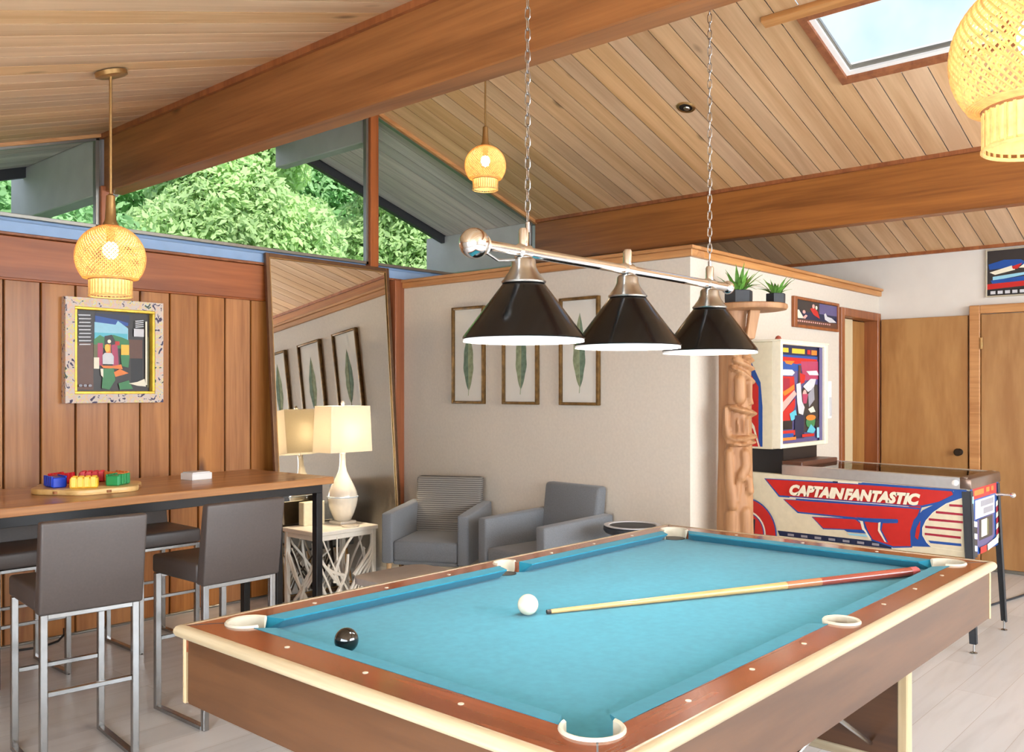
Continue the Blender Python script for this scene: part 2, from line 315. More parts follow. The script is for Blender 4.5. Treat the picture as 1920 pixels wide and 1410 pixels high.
# roof deck above the boards, with a hole for the skylight
SKX0, SKX1, PW = 4.72, 5.28, 0.142
PJ = lambda k: YG - PW * k                          # board joints counted from the gable
SKY1, SKY0 = PJ(23) + 0.0, PJ(29)
HX0, HX1, HY1 = SKX0-0.12, SKX1+0.12, SKY1+0.12
roof = B()
roof.hexa(*slab(XL-0.15, RX, YF-0.15, YG+1.22, 0.024, 0.14))
for (a, b, c, d) in ((RX, HX0, YF-0.15, YG+1.22), (HX1, XR+0.3, YF-0.15, YG+1.22), (HX0, HX1, HY1, YG+1.22), (HX0, HX1, YF-0.15, SKY0)):
    roof.hexa(*slab(a, b, c, d, 0.024, 0.14))
ceiling = struct(roof.build('ceiling', MT['extgrey']))
# tongue and groove boards, chamfered so that every joint is a V
SLOPE = math.atan(SL)
def board_mesh(name, length, mat, w=PW, t=0.022, ch=0.0004):
    g = 0.0028; p = [(-w/2+g, ch), (-w/2+g+ch, 0), (w/2-g-ch, 0), (w/2-g, ch), (w/2-g-0.012, t), (-w/2+g+0.012, t)]     # y, z
    return B().prism(p, 0, 0, length).mesh(name, mat)
LL = (RX - XL) / math.cos(SLOPE); LR = (XR - RX) / math.cos(SLOPE)
mL = board_mesh('ceiling_board', LL, MT['ceil']); mR = board_mesh('ceiling_board', LR, MT['ceil'])
mA = board_mesh('ceiling_board', (SKX0 - RX) / math.cos(SLOPE), MT['ceil']); mB_ = board_mesh('ceiling_board', (XR - SKX1) / math.cos(SLOPE), MT['ceil'])
nb = int((YG - YF) / PW)
for k in range(nb):
    y = YG - PW * (k + 0.5)
    obj('ceiling_board', mL, ceiling, (XL, y, cz(XL)), (0, -SLOPE, 0))
    if 23 <= k < 29:
        obj('ceiling_board', mA, ceiling, (RX, y, RZ), (0, SLOPE, 0)); obj('ceiling_board', mB_, ceiling, (SKX1, y, cz(SKX1)), (0, SLOPE, 0))
    else:
        obj('ceiling_board', mR, ceiling, (RX, y, RZ), (0, SLOPE, 0))
# overhang outside the gable
sf = B(); sf.hexa(*slab(XL-0.15, RX, YG+1.18, YG+1.23, -0.07, 0.15)); sf.hexa(*slab(RX, XR+0.3, YG+1.18, YG+1.23, -0.07, 0.15))
eave = struct(sf.build('trim_1', MT['darkframe']))
sL = board_mesh('soffit_board', LL, MT['soffit']); sR = board_mesh('soffit_board', LR, MT['soffit'])
for k in range(8):
    y = YG + 0.03 + PW * (k + 0.5)
    obj('soffit_board', sL, eave, (XL, y, cz(XL)), (0, -SLOPE, 0)); obj('soffit_board', sR, eave, (RX, y, RZ), (0, SLOPE, 0))
# exposed beams: inside wood, outside painted
BEAMS = ((2.36, 2.475, 2.566), (6.285, 6.40, 2.566))
for (x0, x1, zb) in BEAMS:
    p = [(x0, zb), (x1, zb), (x1, cz(x1)), (x0, cz(x0))]
    bo = struct(B().prism(p, 1, YF, YG-0.002).build('beam', MT['beam'], bevel=0.006)); bo.name = 'beam'
    struct(B().prism(p, 1, YG+0.05, YG+1.45).build('exterior_beam', MT['extgrey'], bevel=0.006))
struct(B().prism([(4.33,3.275),(4.43,3.275),(4.43,cz(4.43)),(4.38,3.53),(4.33,cz(4.33))], 1, YG+0.05, YG+1.2).build('exterior_ridge_beam', MT['extgrey'], bevel=0.006))
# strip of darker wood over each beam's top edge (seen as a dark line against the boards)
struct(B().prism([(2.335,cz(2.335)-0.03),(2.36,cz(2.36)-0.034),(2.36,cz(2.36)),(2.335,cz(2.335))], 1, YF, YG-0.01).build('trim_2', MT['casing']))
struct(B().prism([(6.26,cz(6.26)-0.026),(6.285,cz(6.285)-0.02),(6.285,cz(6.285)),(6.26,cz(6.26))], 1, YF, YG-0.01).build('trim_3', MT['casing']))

# gable wall: cedar boards below, blue sill, three clerestory panes above
wb = struct(B().box(XL, 7.78, YG+0.03, YG+0.12, 0, 2.245).build('wall_back', MT['darkframe']))
# solid gable behind the partition, right of beam 2
struct(B().add([(6.36,YG,2.245),(XR,YG,2.245),(XR,YG,cz(XR)),(6.36,YG,cz(6.36)),(6.36,YG+0.1,2.245),(XR,YG+0.1,2.245),(XR,YG+0.1,cz(XR)),(6.36,YG+0.1,cz(6.36))], [(0,1,2,3),(7,6,5,4),(0,4,5,1),(1,5,6,2),(2,6,7,3),(3,7,4,0)]).build('wall_back_upper', MT['white']))
pitch = 0.1905; xr = 3.533
pm = None
pw_b = B().prism([(0.003,0.03),(0.003,0.005),(0.006,0.0),(pitch-0.009,0.0),(pitch-0.006,0.005),(pitch-0.006,0.03)], 2, 0.0, 2.02)
pm = pw_b.mesh('wall_board', MT['wallwood'])
k = 0
while xr - pitch*(k+1) > XL - 0.1:
    obj('wall_board', pm, wb, (xr - pitch*(k+1), YG-0.005, 0.0)); k += 1
for j in range(6): obj('wall_board', pm, wb, (xr + pitch*j, YG-0.005, 0.0))
hd = B().box(XL, 4.54, YG-0.022, YG+0.03, 2.012, 2.243)
struct(hd.build('trim_4', MT['header'], bevel=0.004))
struct(B().box(XL, 4.54, YG-0.03, YG+0.03, 2.002, 2.014).build('trim_5', MT['header'], bevel=0.002))
struct(B().box(XL, 4.4, YG-0.02, YG+0.012, 0.0, 0.012).build('baseboard_back', MT['alu'], bevel=0.003))
struct(B().box(XL, 6.36, YG-0.035, YG+0.05, 2.246, 2.262).build('trim_6', MT['casing'], bevel=0.003))
sill = B().box(XL, 6.36, YG-0.02, YG+0.06, 2.262, 2.325); sill.box(XL, 6.36, YG+0.03, YG+0.16, 2.325, 2.352)
struct(sill.build('window_sill', MT['blue'], bevel=0.003))
# posts
struct(B().prism([(2.335,YG-0.03),(2.405,YG-0.03),(2.405,YG+0.05),(2.335,YG+0.05)], 2, 2.325, 2.60).build('trim_7', MT['postwood'], bevel=0.004))
struct(B().prism([(4.348,YG-0.03),(4.425,YG-0.03),(4.425,YG+0.05),(4.348,YG+0.05)], 2, 2.325, cz(4.43)).build('trim_8', MT['postwood'], bevel=0.004))
struct(B().box(4.54, 4.63, YG-0.09, YG+0.03, 0.0, 2.243).build('trim_9', MT['postwood'], bevel=0.004))
def pane(name, x0, x1, zb=2.35):
    pts = [(x0, zb), (x1, zb), (x1, cz(x1)-0.012)] + ([(RX, RZ-0.012)] if x0 < RX < x1 else []) + [(x0, cz(x0)-0.012)]
    g = B().prism(pts, 1, YG+0.012, YG+0.018).build(name, MT['glass']); struct(g)
    fr = B(); n = len(pts); cx = sum(p[0] for p in pts)/n; zc = sum(p[1] for p in pts)/n
    for i in range(n):
        a = pts[i]; b = pts[(i+1) % n]
        d = Vector((b[0]-a[0], b[1]-a[1])); d.normalize(); nn = Vector((-d.y, d.x)); w = 0.022
        q = [a, b, (b[0]+nn.x*w, b[1]+nn.y*w), (a[0]+nn.x*w, a[1]+nn.y*w)]
        fr.prism(q, 1, YG-0.004, YG+0.034)
    fr.build('window_frame', MT['alu'], g, bevel=0.002)
    return g
pane('window_1', XL, 2.335); pane('window_2', 2.405, 4.348); pane('window_3', 4.425, 6.31)
# rake trim along ceiling over the right pane
struct(B().add([(4.43,YG-0.03,cz(4.43)-0.03),(6.285,YG-0.03,cz(6.285)-0.03),(6.285,YG-0.03,cz(6.285)),(4.43,YG-0.03,cz(4.43)),(4.43,YG,cz(4.43)-0.03),(6.285,YG,cz(6.285)-0.03),(6.285,YG,cz(6.285)),(4.43,YG,cz(4.43))],
    [(0,1,2,3),(7,6,5,4),(0,4,5,1),(1,5,6,2),(2,6,7,3),(3,7,4,0)]).build('trim_10', MT['oaktrimx']))
struct(B().add([(XL,YG-0.025,cz(XL)-0.02),(2.36,YG-0.025,cz(2.36)-0.02),(2.36,YG-0.025,cz(2.36)),(XL,YG-0.025,cz(XL)),(XL,YG,cz(XL)-0.02),(2.36,YG,cz(2.36)-0.02),(2.36,YG,cz(2.36)),(XL,YG,cz(XL))],
    [(0,1,2,3),(7,6,5,4),(0,4,5,1),(1,5,6,2),(2,6,7,3),(3,7,4,0)]).build('trim_11', MT['oaktrimx']))

# side walls and the wall behind the camera, with openings added out of view for the fill light
def wall_x(name, x0, x1, y0, y1, ztop, openings, mat):
    b = B(); ys = sorted({y0, y1} | {o[0] for o in openings} | {o[1] for o in openings})
    for a, c in zip(ys[:-1], ys[1:]):
        op = [o for o in openings if o[0] <= a and o[1] >= c]
        if op: b.box(x0, x1, a, c, 0, op[0][2]); b.box(x0, x1, a, c, op[0][3], ztop)
        else: b.box(x0, x1, a, c, 0, ztop)
    return struct(b.build(name, mat))
wall_x('wall_left', XL-0.1, XL, YF, YG, cz(XL), [(-2.4, 2.0, 0.45, 1.75)], MT['white'])
wall_x('wall_right', XR, XR+0.1, YF, YG, cz(XR), [], MT['white'])
wf = B(); wf.box(XL, 0.7, YF-0.1, YF, 0, cz(XL)); wf.box(6.5, XR, YF-0.1, YF, 0, 2.52); wf.box(0.7, 6.5, YF-0.1, YF, 0, 1.0)
wf.prism([(0.7,2.38),(RX,2.86),(6.5,2.86),(6.5,cz(6.5)),(RX,RZ),(0.7,cz(0.7))], 1, YF-0.1, YF)
struct(wf.build('wall_front', MT['white']))
fr = B()
for x in (0.7, 2.6, 4.55, 6.44): fr.box(x, x+0.06, YF-0.08, YF-0.02, 1.0, 2.86 if x > 4 else 2.45)
struct(fr.build('unseen_front_window', MT['casing']))  # unseen window, set high so its light falls from above

fl = B()
for y in (-2.4, -0.98, 0.45, 1.94): fl.box(XL-0.08, XL-0.02, y, y+0.06, 0.45, 1.75)
struct(fl.build('added_left_window', MT['casing']))  # unseen left window, added for fill from that side
# partition closet with its cap trim
pt = B(); pt.box(XP, XP+0.1, YC, YG+0.03, 0, 2.183); pt.box(XP+0.1, 6.89, YC, YC+0.1, 0, 2.183); pt.box(6.89, 7.61, YC, YC+0.1, 1.985, 2.183); pt.box(7.61, XR, YC, YC+0.1, 0, 2.183)
struct(pt.build('wall_partition', MT['whitegrass']))
struct(B().box(XP+0.05, XR, YC+0.05, YG, 2.184, 2.2).build('wall_partition_top', MT['white']))
struct(B().box(XP-0.025, XP+0.12, YC-0.025, YG-0.09, 2.184, 2.226).build('trim_12', MT['oaktrim'], bevel=0.004))
struct(B().box(XP-0.04, XP+0.12, YC-0.04, YG-0.09, 2.226, 2.247).build('trim_13', MT['oaktrim'], bevel=0.004))
struct(B().box(XP+0.12, XR-0.005, YC-0.025, YC+0.12, 2.184, 2.226).build('trim_14', MT['oaktrimx'], bevel=0.004))
struct(B().box(XP+0.12, XR-0.005, YC-0.04, YC+0.12, 2.226, 2.247).build('trim_15', MT['oaktrimx'], bevel=0.004))
struct(B().box(XR-0.03, XR, YF, YG, 2.50, 2.53).build('trim_16', MT['casing']))

# doorway in the partition: casing, a cream panel door half slid across, brown one behind
dc = B(); dc.box(6.835, 6.90, YC-0.022, YC+0.10, 0, 2.04); dc.box(7.60, 7.668, YC-0.022, YC+0.10, 0, 2.04); dc.box(6.90, 7.60, YC-0.022, YC+0.10, 1.975, 2.04)
d1 = struct(dc.build('door_1', MT['casing'], bevel=0.004))
B().box(6.90, 7.24, YC+0.05, YC+0.085, 0.01, 1.97).build('sliding_panel', plain('cream_door_paint', srgb(214,196,160), 0.5, vary=0.02), d1, bevel=0.003)
B().box(7.20, 7.60, YC+0.09, YC+0.12, 0.01, 1.97).build('sliding_panel', MT['doorwood'], d1, bevel=0.003)
# flush birch doors on the right wall
d2 = struct(B().box(XR-0.045, XR-0.004, 2.035, 2.70, 0.03, 1.988).build('door_2', MT['doorwood'], bevel=0.003))
B().lathe([(0.028,0),(0.028,0.006),(0.011,0.010),(0.011,0.028),(0.026,0.036),(0.03,0.05),(0.022,0.062),(0.001,0.064)], 20).build('door_knob', plain('dark_bronze_knob', srgb(52,40,32), 0.3, 0.6), d2, (XR-0.045, 2.095, 0.915), (0, R(-90), 0), smooth=True)
dcase = B(); dcase.box(XR-0.06, XR-0.004, 1.945, 2.02, 0, 2.06); dcase.box(XR-0.06, XR-0.004, 0.98, 1.945, 1.995, 2.06); dcase.box(XR-0.06, XR-0.004, 0.91, 0.98, 0, 2.06)
struct(dcase.build('trim_17', MT['oaktrim'], bevel=0.004))
d3 = struct(B().box(XR-0.04, XR-0.004, 0.985, 1.94, 0.03, 1.99).build('door_3', MT['doorwood'], bevel=0.003))
for z in (0.25, 1.72): B().box(XR-0.066, XR-0.04, 1.926, 1.944, z, z+0.09).build('hinge', MT['brass'], d3, bevel=0.002)
struct(B().box(XR-0.016, XR-0.004, YF, YC, 0, 0.028).build('baseboard_right', MT['alu'], bevel=0.003))
struct(B().box(XP-0.012, XP-0.001, YC, YG-0.09, 0, 0.07).build('baseboard_partition', MT['white'], bevel=0.003))
struct(B().box(XP, 6.83, YC-0.012, YC-0.001, 0, 0.07).build('baseboard_partition_face', MT['white'], bevel=0.003))

# skylight
sk = B()
def skbox(b, x0, x1, y0, y1, d0, d1): b.hexa(*slab(x0, x1, y0, y1, d0, d1))
skbox(sk, SKX0-0.045, SKX0, SKY0-0.045, SKY1+0.045, -0.02, 0.05); skbox(sk, SKX1, SKX1+0.045, SKY0-0.045, SKY1+0.045, -0.02, 0.05)
skbox(sk, SKX0, SKX1, SKY1, SKY1+0.045, -0.02, 0.05); skbox(sk, SKX0, SKX1, SKY0-0.045, SKY0, -0.02, 0.05)
sko = struct(sk.build('skylight', MT['casing']))
s2 = B()
skbox(s2, SKX0, SKX0+0.03, SKY0, SKY1, 0.0, 0.05); skbox(s2, SKX1-0.03, SKX1, SKY0, SKY1, 0.0, 0.05); skbox(s2, SKX0+0.03, SKX1-0.03, SKY1-0.03, SKY1, 0.0, 0.05); skbox(s2, SKX0+0.03, SKX1-0.03, SKY0, SKY0+0.03, 0.0, 0.17)  # near end made taller, out of view, to keep sun off the partition
s2.build('skylight_frame', MT['shadewhite'], sko)
s5 = B(); skbox(s5, SKX0+0.03, SKX0+0.045, SKY0+0.03, SKY1-0.03, 0.012, 0.03); skbox(s5, SKX1-0.045, SKX1-0.03, SKY0+0.03, SKY1-0.03, 0.012, 0.03); skbox(s5, SKX0+0.045, SKX1-0.045, SKY1-0.045, SKY1-0.03, 0.012, 0.03); skbox(s5, SKX0+0.045, SKX1-0.045, SKY0+0.03, SKY0+0.045, 0.012, 0.03); s5.build('glazing_bead', MT['alu'], sko)
s4 = B(); skbox(s4, SKX0+0.03, SKX1-0.03, SKY0+0.03, SKY1-0.03, 0.034, 0.04); s4.build('skylight_glass', MT['glass'], sko)
s3 = B(); skbox(s3, SKX0-0.105, SKX0-0.045, SKY0-0.2, SKY1+0.22, -0.03, 0.0); struct(s3.build('trim_18', MT['oaktrim'], bevel=0.003))
# recessed downlight
dl = thing('downlight', 'small round recessed brass downlight in the boarded ceiling', 'downlight', (5.215, 3.111, cz(5.215)-0.001))
dlr = B(); dlr.lathe([(0.058,-0.006),(0.064,0.0),(0.050,0.001),(0.044,-0.004)], 28, caps=False); dlr.build('trim_ring', MT['brass'], dl, rot=(0, SLOPE, 0), smooth=True)
B().lathe([(0.05,0.0005),(0.001,0.0006)], 28, caps=False).build('baffle', MT['p_black'], dl, rot=(0, SLOPE, 0))
B().lathe([(0.022,-0.002),(0.018,-0.008),(0.001,-0.010)], 20, c=(0.012,0,0), caps=False).build('lamp', MT['nickel'], dl, rot=(0, SLOPE, 0), smooth=True)

# ------------------------------------------------------------------ pool table
PX0, PX1, PY0, PY1, ZT, ZB = 1.123, 3.345, 0.825, 2.083, 0.82, 0.786
pool = thing('pool_table', 'walnut and cream pool table with bright teal cloth', 'pool table', ((PX0+PX1)/2, (PY0+PY1)/2, 0))
px0, px1, py0, py1 = PX0-pool.location.x, PX1-pool.location.x, PY0-pool.location.y, PY1-pool.location.y
ix0, ix1, iy0, iy1 = px0+0.098, px1-0.085, py0+0.078, py1-0.072       # inner line of the brown rails
B().box(ix0-0.05, ix1+0.05, iy0-0.04, iy1+0.04, 0.70, ZB).build('cloth_bed', MT['cloth'], pool)
# brown rail tops (mitred), with gaps left for the corner pockets
PR, PRS = 0.054, 0.042
def rail(name, poly, mat): B().prism(poly, 2, ZB-0.03, ZT).build(name, mat, pool)
def arc(cx, cy, r, a0, a1, n=8): return [(cx + r*math.cos(R(a0+(a1-a0)*i/n)), cy + r*math.sin(R(a0+(a1-a0)*i/n))) for i in range(n+1)]
cn = {'bl': (ix0+0.022, iy0+0.022), 'br': (ix1-0.022, iy0+0.022), 'tl': (ix0+0.022, iy1-0.022), 'tr': (ix1-0.022, iy1-0.022)}
mx_ = (ix0+ix1)/2
mb, mtp = (mx_, iy0-0.014), (mx_, iy1+0.012)
# long rails (along x): outer edge y, inner edge y, split at the side pocket
def long_rail(y_out, y_in, cl, cr, mid, up):
    s = 1 if up else -1
    # left half
    q = lambda c, a0, a1: arc(c[0], c[1], PRS if c is mid else PR, a0, a1, 6)
    left = [(px0, y_out)] + ([(mid[0], y_out)]) + (q(mid, 90*s, 180*s if up else -180)) + [(mid[0]-PRS, y_in), (cl[0]+PR*0.9, y_in)] + q(cl, 22.3*s, 135*s)
    right = [(mid[0], y_out), (px1, y_out)] + q(cr, 45*s, 157.7*s) + [(cr[0]-PR*0.9, y_in), (mid[0]+PRS, y_in)] + q(mid, 0, 90*s)
    rail('rail', left, MT['railwood']); rail('rail', right, MT['railwood'])
long_rail(py1, iy1, cn['tl'], cn['tr'], mtp, True); long_rail(py0, iy0, cn['bl'], cn['br'], mb, False)
def short_rail(x_out, x_in, ct, cb, left):
    if left: poly = [(x_out, py0), *arc(cb[0], cb[1], PR, 225, 112.3, 6), (x_in, cb[1]+PR*0.95), (x_in, ct[1]-PR*0.95), *arc(ct[0], ct[1], PR, -112.3, -225, 6), (x_out, py1)]
    else: poly = [(x_out, py0), *arc(cb[0], cb[1], PR, -45, 67.7, 6), (x_in, cb[1]+PR*0.95), (x_in, ct[1]-PR*0.95), *arc(ct[0], ct[1], PR, -67.7, 45, 6), (x_out, py1)]
    rail('rail', poly, MT['railwoody'])
short_rail(px0, ix0, cn['tl'], cn['bl'], True); short_rail(px1, ix1, cn['tr'], cn['br'], False)
# cushions: six tapered teal bars
CW = 0.046
def cushion(p0, p1, inward, e0, e1):      # p0->p1 along rail inner edge; inward unit vector; e0/e1 taper at each end
    d = Vector(p1) - Vector(p0); L_ = d.length; t = d / L_; w = Vector(inward)
    P = lambda s, q, z: (p0[0]+t.x*s+w.x*q, p0[1]+t.y*s+w.y*q, z)
    top = [P(0,0,ZT+0.001), P(L_,0,ZT+0.001), P(L_-e1,CW,ZT-0.003), P(e0,CW,ZT-0.003)]
    mid = [P(0,0,ZB), P(L_,0,ZB), P(L_-e1,CW,ZT-0.007), P(e0,CW,ZT-0.007)]
    low = [P(0,0,ZB), P(L_,0,ZB), P(L_-e1,CW-0.034,ZB), P(e0,CW-0.034,ZB)]
    b = B(); b.add(top+mid, [(0,1,2,3),(3,2,6,7),(0,3,7,4),(1,5,6,2),(0,4,5,1)]); b.add(mid+low, [(3,2,6,7),(0,4,7,3),(1,2,6,5),(4,5,6,7)])
    b.build('cushion', MT['cushion'], pool)
g_c, g_m = 0.078, 0.05
cushion((ix0+g_c, iy1), (mx_-g_m, iy1), (0,-1), 0.03, 0.012); cushion((mx_+g_m, iy1), (ix1-g_c, iy1), (0,-1), 0.012, 0.03)
cushion((ix0+g_c, iy0), (mx_-g_m, iy0), (0,1), 0.03, 0.012); cushion((mx_+g_m, iy0), (ix1-g_c, iy0), (0,1), 0.012, 0.03)
cushion((ix0, iy0+g_c), (ix0, iy1-g_c), (1,0), 0.03, 0.03); cushion((ix1, iy0+g_c), (ix1, iy1-g_c), (-1,0), 0.03, 0.03)
# pocket liners: a raised C-shaped lip and a wall inside, black disc in place of the shaded drop
def liner(c, a0, a1, pr=PR):
    n = 24; b = B()
    ri, ro = pr-0.004, pr+0.005
    prof = [(ri, ZB-0.002), (ri, ZT+0.003), (ri+0.004, ZT+0.006), (ro-0.003, ZT+0.006), (ro, ZT+0.002), (ro, ZT-0.004)]
    vs = []; k = len(prof)
    for i in range(n+1):
        a = R(a0+(a1-a0)*i/n)
        for r, z in prof: vs.append((c[0]+r*math.cos(a), c[1]+r*math.sin(a), z))
    fs = [(i*k+j, i*k+(j+1) % k, (i+1)*k+(j+1) % k, (i+1)*k+j) for i in range(n) for j in range(k)] + [tuple(range(k)), tuple(range(n*k, n*k+k))]
    b.add(vs, fs); o = b.build('pocket_liner', MT['pocket'], pool, smooth=True)
    B().lathe([(pr-0.009, 0), (pr-0.009, 0.002)], 24, (c[0], c[1], ZB+(0.022 if a1-a0 > 300 else 0))).build('pocket_shade_disc', MT['p_black'], o)
liner(cn['bl'], 100, 350); liner(cn['br'], 190, 440); liner(cn['tl'], 10, 260); liner(cn['tr'], -80, 170)
liner(mb, 0, 360, PRS); liner(mtp, 0, 180, PRS)
# rounded cream edge on all four sides
def edge(name, p0, p1, out, mat):
    prof = [(0.0, ZT+0.0015), (0.008, ZT+0.002), (0.016, ZT-0.002), (0.0205, ZT-0.010), (0.0205, ZT-0.018), (0.016, ZT-0.026), (0.006, ZT-0.030), (0.0, ZT-0.030)]
    d = (Vector(p1)-Vector(p0)).normalized(); vs = []
    for end, sg in ((p0, -1), (p1, 1)):
        for o, z in prof: vs.append((end[0]+out[0]*o+d.x*sg*o, end[1]+out[1]*o+d.y*sg*o, z))
    k = len(prof); B().add(vs, [(j, (j+1) % k, k+(j+1) % k, k+j) for j in range(k)] + [tuple(range(k)), tuple(range(k, 2*k))]).build(name, mat, pool, smooth=True, ang=50)
edge('edge_trim', (px0,py0), (px1,py0), (0,-1), MT['cream']); edge('edge_trim', (px0,py1), (px1,py1), (0,1), MT['cream'])
edge('edge_trim', (px0,py0), (px0,py1), (-1,0), MT['creamy']); edge('edge_trim', (px1,py0), (px1,py1), (1,0), MT['creamy'])
ZP = 0.632
B().box(px0+0.004, px1-0.004, py0-0.002, py0+0.02, ZP, ZT-0.028).build('side_panel', MT['sidewood'], pool); B().box(px0+0.004, px1-0.004, py1-0.02, py1+0.002, ZP, ZT-0.028).build('side_panel', MT['sidewood'], pool)
B().box(px0-0.002, px0+0.02, py0+0.02, py1-0.02, ZP, ZT-0.028).build('end_panel', MT['sidewoody'], pool); B().box(px1-0.02, px1+0.002, py0+0.02, py1-0.02, ZP, ZT-0.028).build('end_panel', MT['sidewoody'], pool)
for x in (px0, px1):
    for y in (py0, py1): B().box(x-0.004, x+0.014 if x < 0 else x+0.004, y-0.006, y+0.016 if y < 0 else y+0.006, ZP-0.004, ZT-0.029).build('corner_trim', MT['creamz'], pool, bevel=0.003)
B().box(px0+0.03, px1-0.03, py0+0.03, py1-0.03, ZP+0.02, 0.70).build('underside', MT['sidewood'], pool)
# panel legs with cream posts, raised bottom rail, and a bright brace rod
for x, sgn in ((-0.62, -1), (0.55, 1)):
    lp = B().box(x-0.015, x+0.015, py0+0.10, py1-0.10, 0.30, ZP+0.03).build('leg_panel', MT['sidewoody'], pool)
    B().box(x-0.02, x+0.02, py0+0.10, py1-0.10, 0.27, 0.30).build('bottom_rail', MT['creamy'], lp, bevel=0.003)
    for y in (py0+0.075, py1-0.105): B().box(x-0.022, x+0.022, y, y+0.03, 0.0, ZP+0.03).build('leg', MT['creamz'], pool, bevel=0.004)
    B().tube([(x-sgn*0.017, py0+0.185, 0.33), (x-sgn*0.70, py0+0.05, ZP+0.02)], 0.007, 10).build('brace_rod', MT['steel'], pool, smooth=True)
# small sight marks along the rails
sm = B().lathe([(0.006,0),(0.006,0.0012),(0.0035,0.0016)], 10).mesh('sight_mark', MT['pocket'])
for i in range(1, 8):
    if i == 4: continue
    x = ix0 + (ix1-ix0)*i/8
    for y in (py0+0.05, py1-0.045): obj('sight_mark', sm, pool, (x, y, ZT))
for i in range(1, 4):
    y = iy0 + (iy1-iy0)*i/4
    for x in (px0+0.058, px1-0.05): obj('sight_mark', sm, pool, (x, y, ZT))
for sx, sy, cnr in ((-1,-1,'bl'),(1,-1,'br'),(-1,1,'tl'),(1,1,'tr')):
    c_n = cn[cnr]; q0 = Vector((c_n[0]+sx*0.042, c_n[1]+sy*0.042)); q1 = Vector((px0 if sx < 0 else px1, py0 if sy < 0 else py1)); dd = (q1-q0).normalized(); nn = Vector((-dd.y, dd.x))*0.0016
    B().prism([tuple(q0-nn), tuple(q1-nn), tuple(q1+nn), tuple(q0+nn)], 2, ZT-0.002, ZT+0.0006).build('mitre_seam', MT['p_black'], pool)
# balls and cue
BR_ = 0.0286
tag(B().sphere(BR_, n=40, k=24).build('cue_ball', MT['ivory'], None, (1.867, 1.607, ZB+BR_), smooth=True), 'white cue ball near the middle of the teal cloth', 'ball')
tag(B().sphere(BR_, n=40, k=24).build('black_ball', MT['ball8'], None, (1.319, 1.697, ZB+BR_), smooth=True), 'glossy black ball near the left end of the table', 'ball')
a3, b3 = Vector((1.905, 1.572, ZB+0.0075)), Vector((3.10, 0.992, ZB+0.0168))
cdir = (b3-a3); clen = cdir.length
cue = thing('pool_cue', 'wooden pool cue with dark red butt lying on the cloth', 'pool cue', a3, 0)
cue.rotation_euler = (0, -math.asin(cdir.z/clen), math.atan2(cdir.y, cdir.x))
def rr(t): return 0.0062 + 0.0092*t
B().tube([(0.012+clen*0.60*i/6, 0, 0) for i in range(7)], [rr(0.60*i/6) for i in range(7)], 16).build('shaft', MT['cuewood'], cue, smooth=True)
B().tube([(0.012+clen*(0.60+0.1*i/3), 0, 0) for i in range(4)], [rr(0.60+0.1*i/3) for i in range(4)], 16).build('splice', wood('cue_splice', srgb(196,140,92), srgb(160,84,60), 0, 0.25, 0.5, 0.02, 20, 0, bump=0), cue, smooth=True)
B().tube([(0.012+clen*(0.70+0.28*i/4), 0, 0) for i in range(5)], [rr(0.70+0.28*i/4) for i in range(5)], 16).build('butt', MT['cuered'], cue, smooth=True)
B().tube([(clen*0.98+0.012, 0, 0), (clen+0.012, 0, 0), (clen+0.022, 0, 0)], [rr(0.98), rr(1), 0.010], 16).build('bumper', plain('cue_bumper_pink', srgb(190,90,90), 0.6), cue, smooth=True)
B().tube([(0, 0, 0), (0.012, 0, 0)], [0.0058, 0.0062], 14).build('tip', MT['p_dgrey'], cue, smooth=True)

# ------------------------------------------------------------------ billiard lamp
LY, LZ = 1.46, 1.742
bl = thing('billiard_lamp', 'three-shade chrome and black billiard lamp hung on two chains', 'pendant lamp', (2.13, LY, LZ))
B().tube([(-0.60,0,0),(0.57,0,0)], 0.0135, 20).build('bar', MT['chrome'], bl, smooth=True)
B().sphere(0.036, (-0.625,0,0), 28, 18).build('ball_end', MT['chrome'], bl, smooth=True); B().sphere(0.022, (0.585,0,0), 28, 18).build('ball_end', MT['chrome'], bl, smooth=True)
B().lathe([(0.019,-0.005),(0.024,0),(0.019,0.005)], 20).build('collar', MT['chrome'], bl, (-0.592,0,0), (0, R(90), 0), smooth=True)
cone = B().lathe([(0.150,-0.216),(0.1515,-0.214),(0.150,-0.209),(0.049,-0.075),(0.0475,-0.074),(0.1475,-0.208),(0.148,-0.216)], 56, caps=False).mesh('shade', MT['blackgloss'], smooth=True)
inn = B().lathe([(0.1495,-0.2225),(0.1492,-0.2165),(0.1455,-0.2140),(0.0465,-0.076),(0.001,-0.076)], 56, caps=False).mesh('shade_lining', MT['shadewhite'], smooth=True)
neck = B().lathe([(0.054,-0.078),(0.056,-0.074),(0.050,-0.068),(0.036,-0.048),(0.031,-0.036),(0.030,-0.022),(0.026,-0.016),(0.018,-0.013)], 32).mesh('shade_neck', MT['nickel'], smooth=True)
bul = B().sphere(0.028, (0,0,-0.135), 20, 12).mesh('bulb', MT['bulbw'], smooth=True)
clamp = B().tube([(-0.017,0,0),(0.017,0,0)], 0.019, 20).mesh('clamp', MT['chrome'], smooth=True)
stub = B().lathe([(0.013,0.012),(0.013,0.052),(0.010,0.058)], 18).mesh('finial', MT['chrome'], smooth=True)
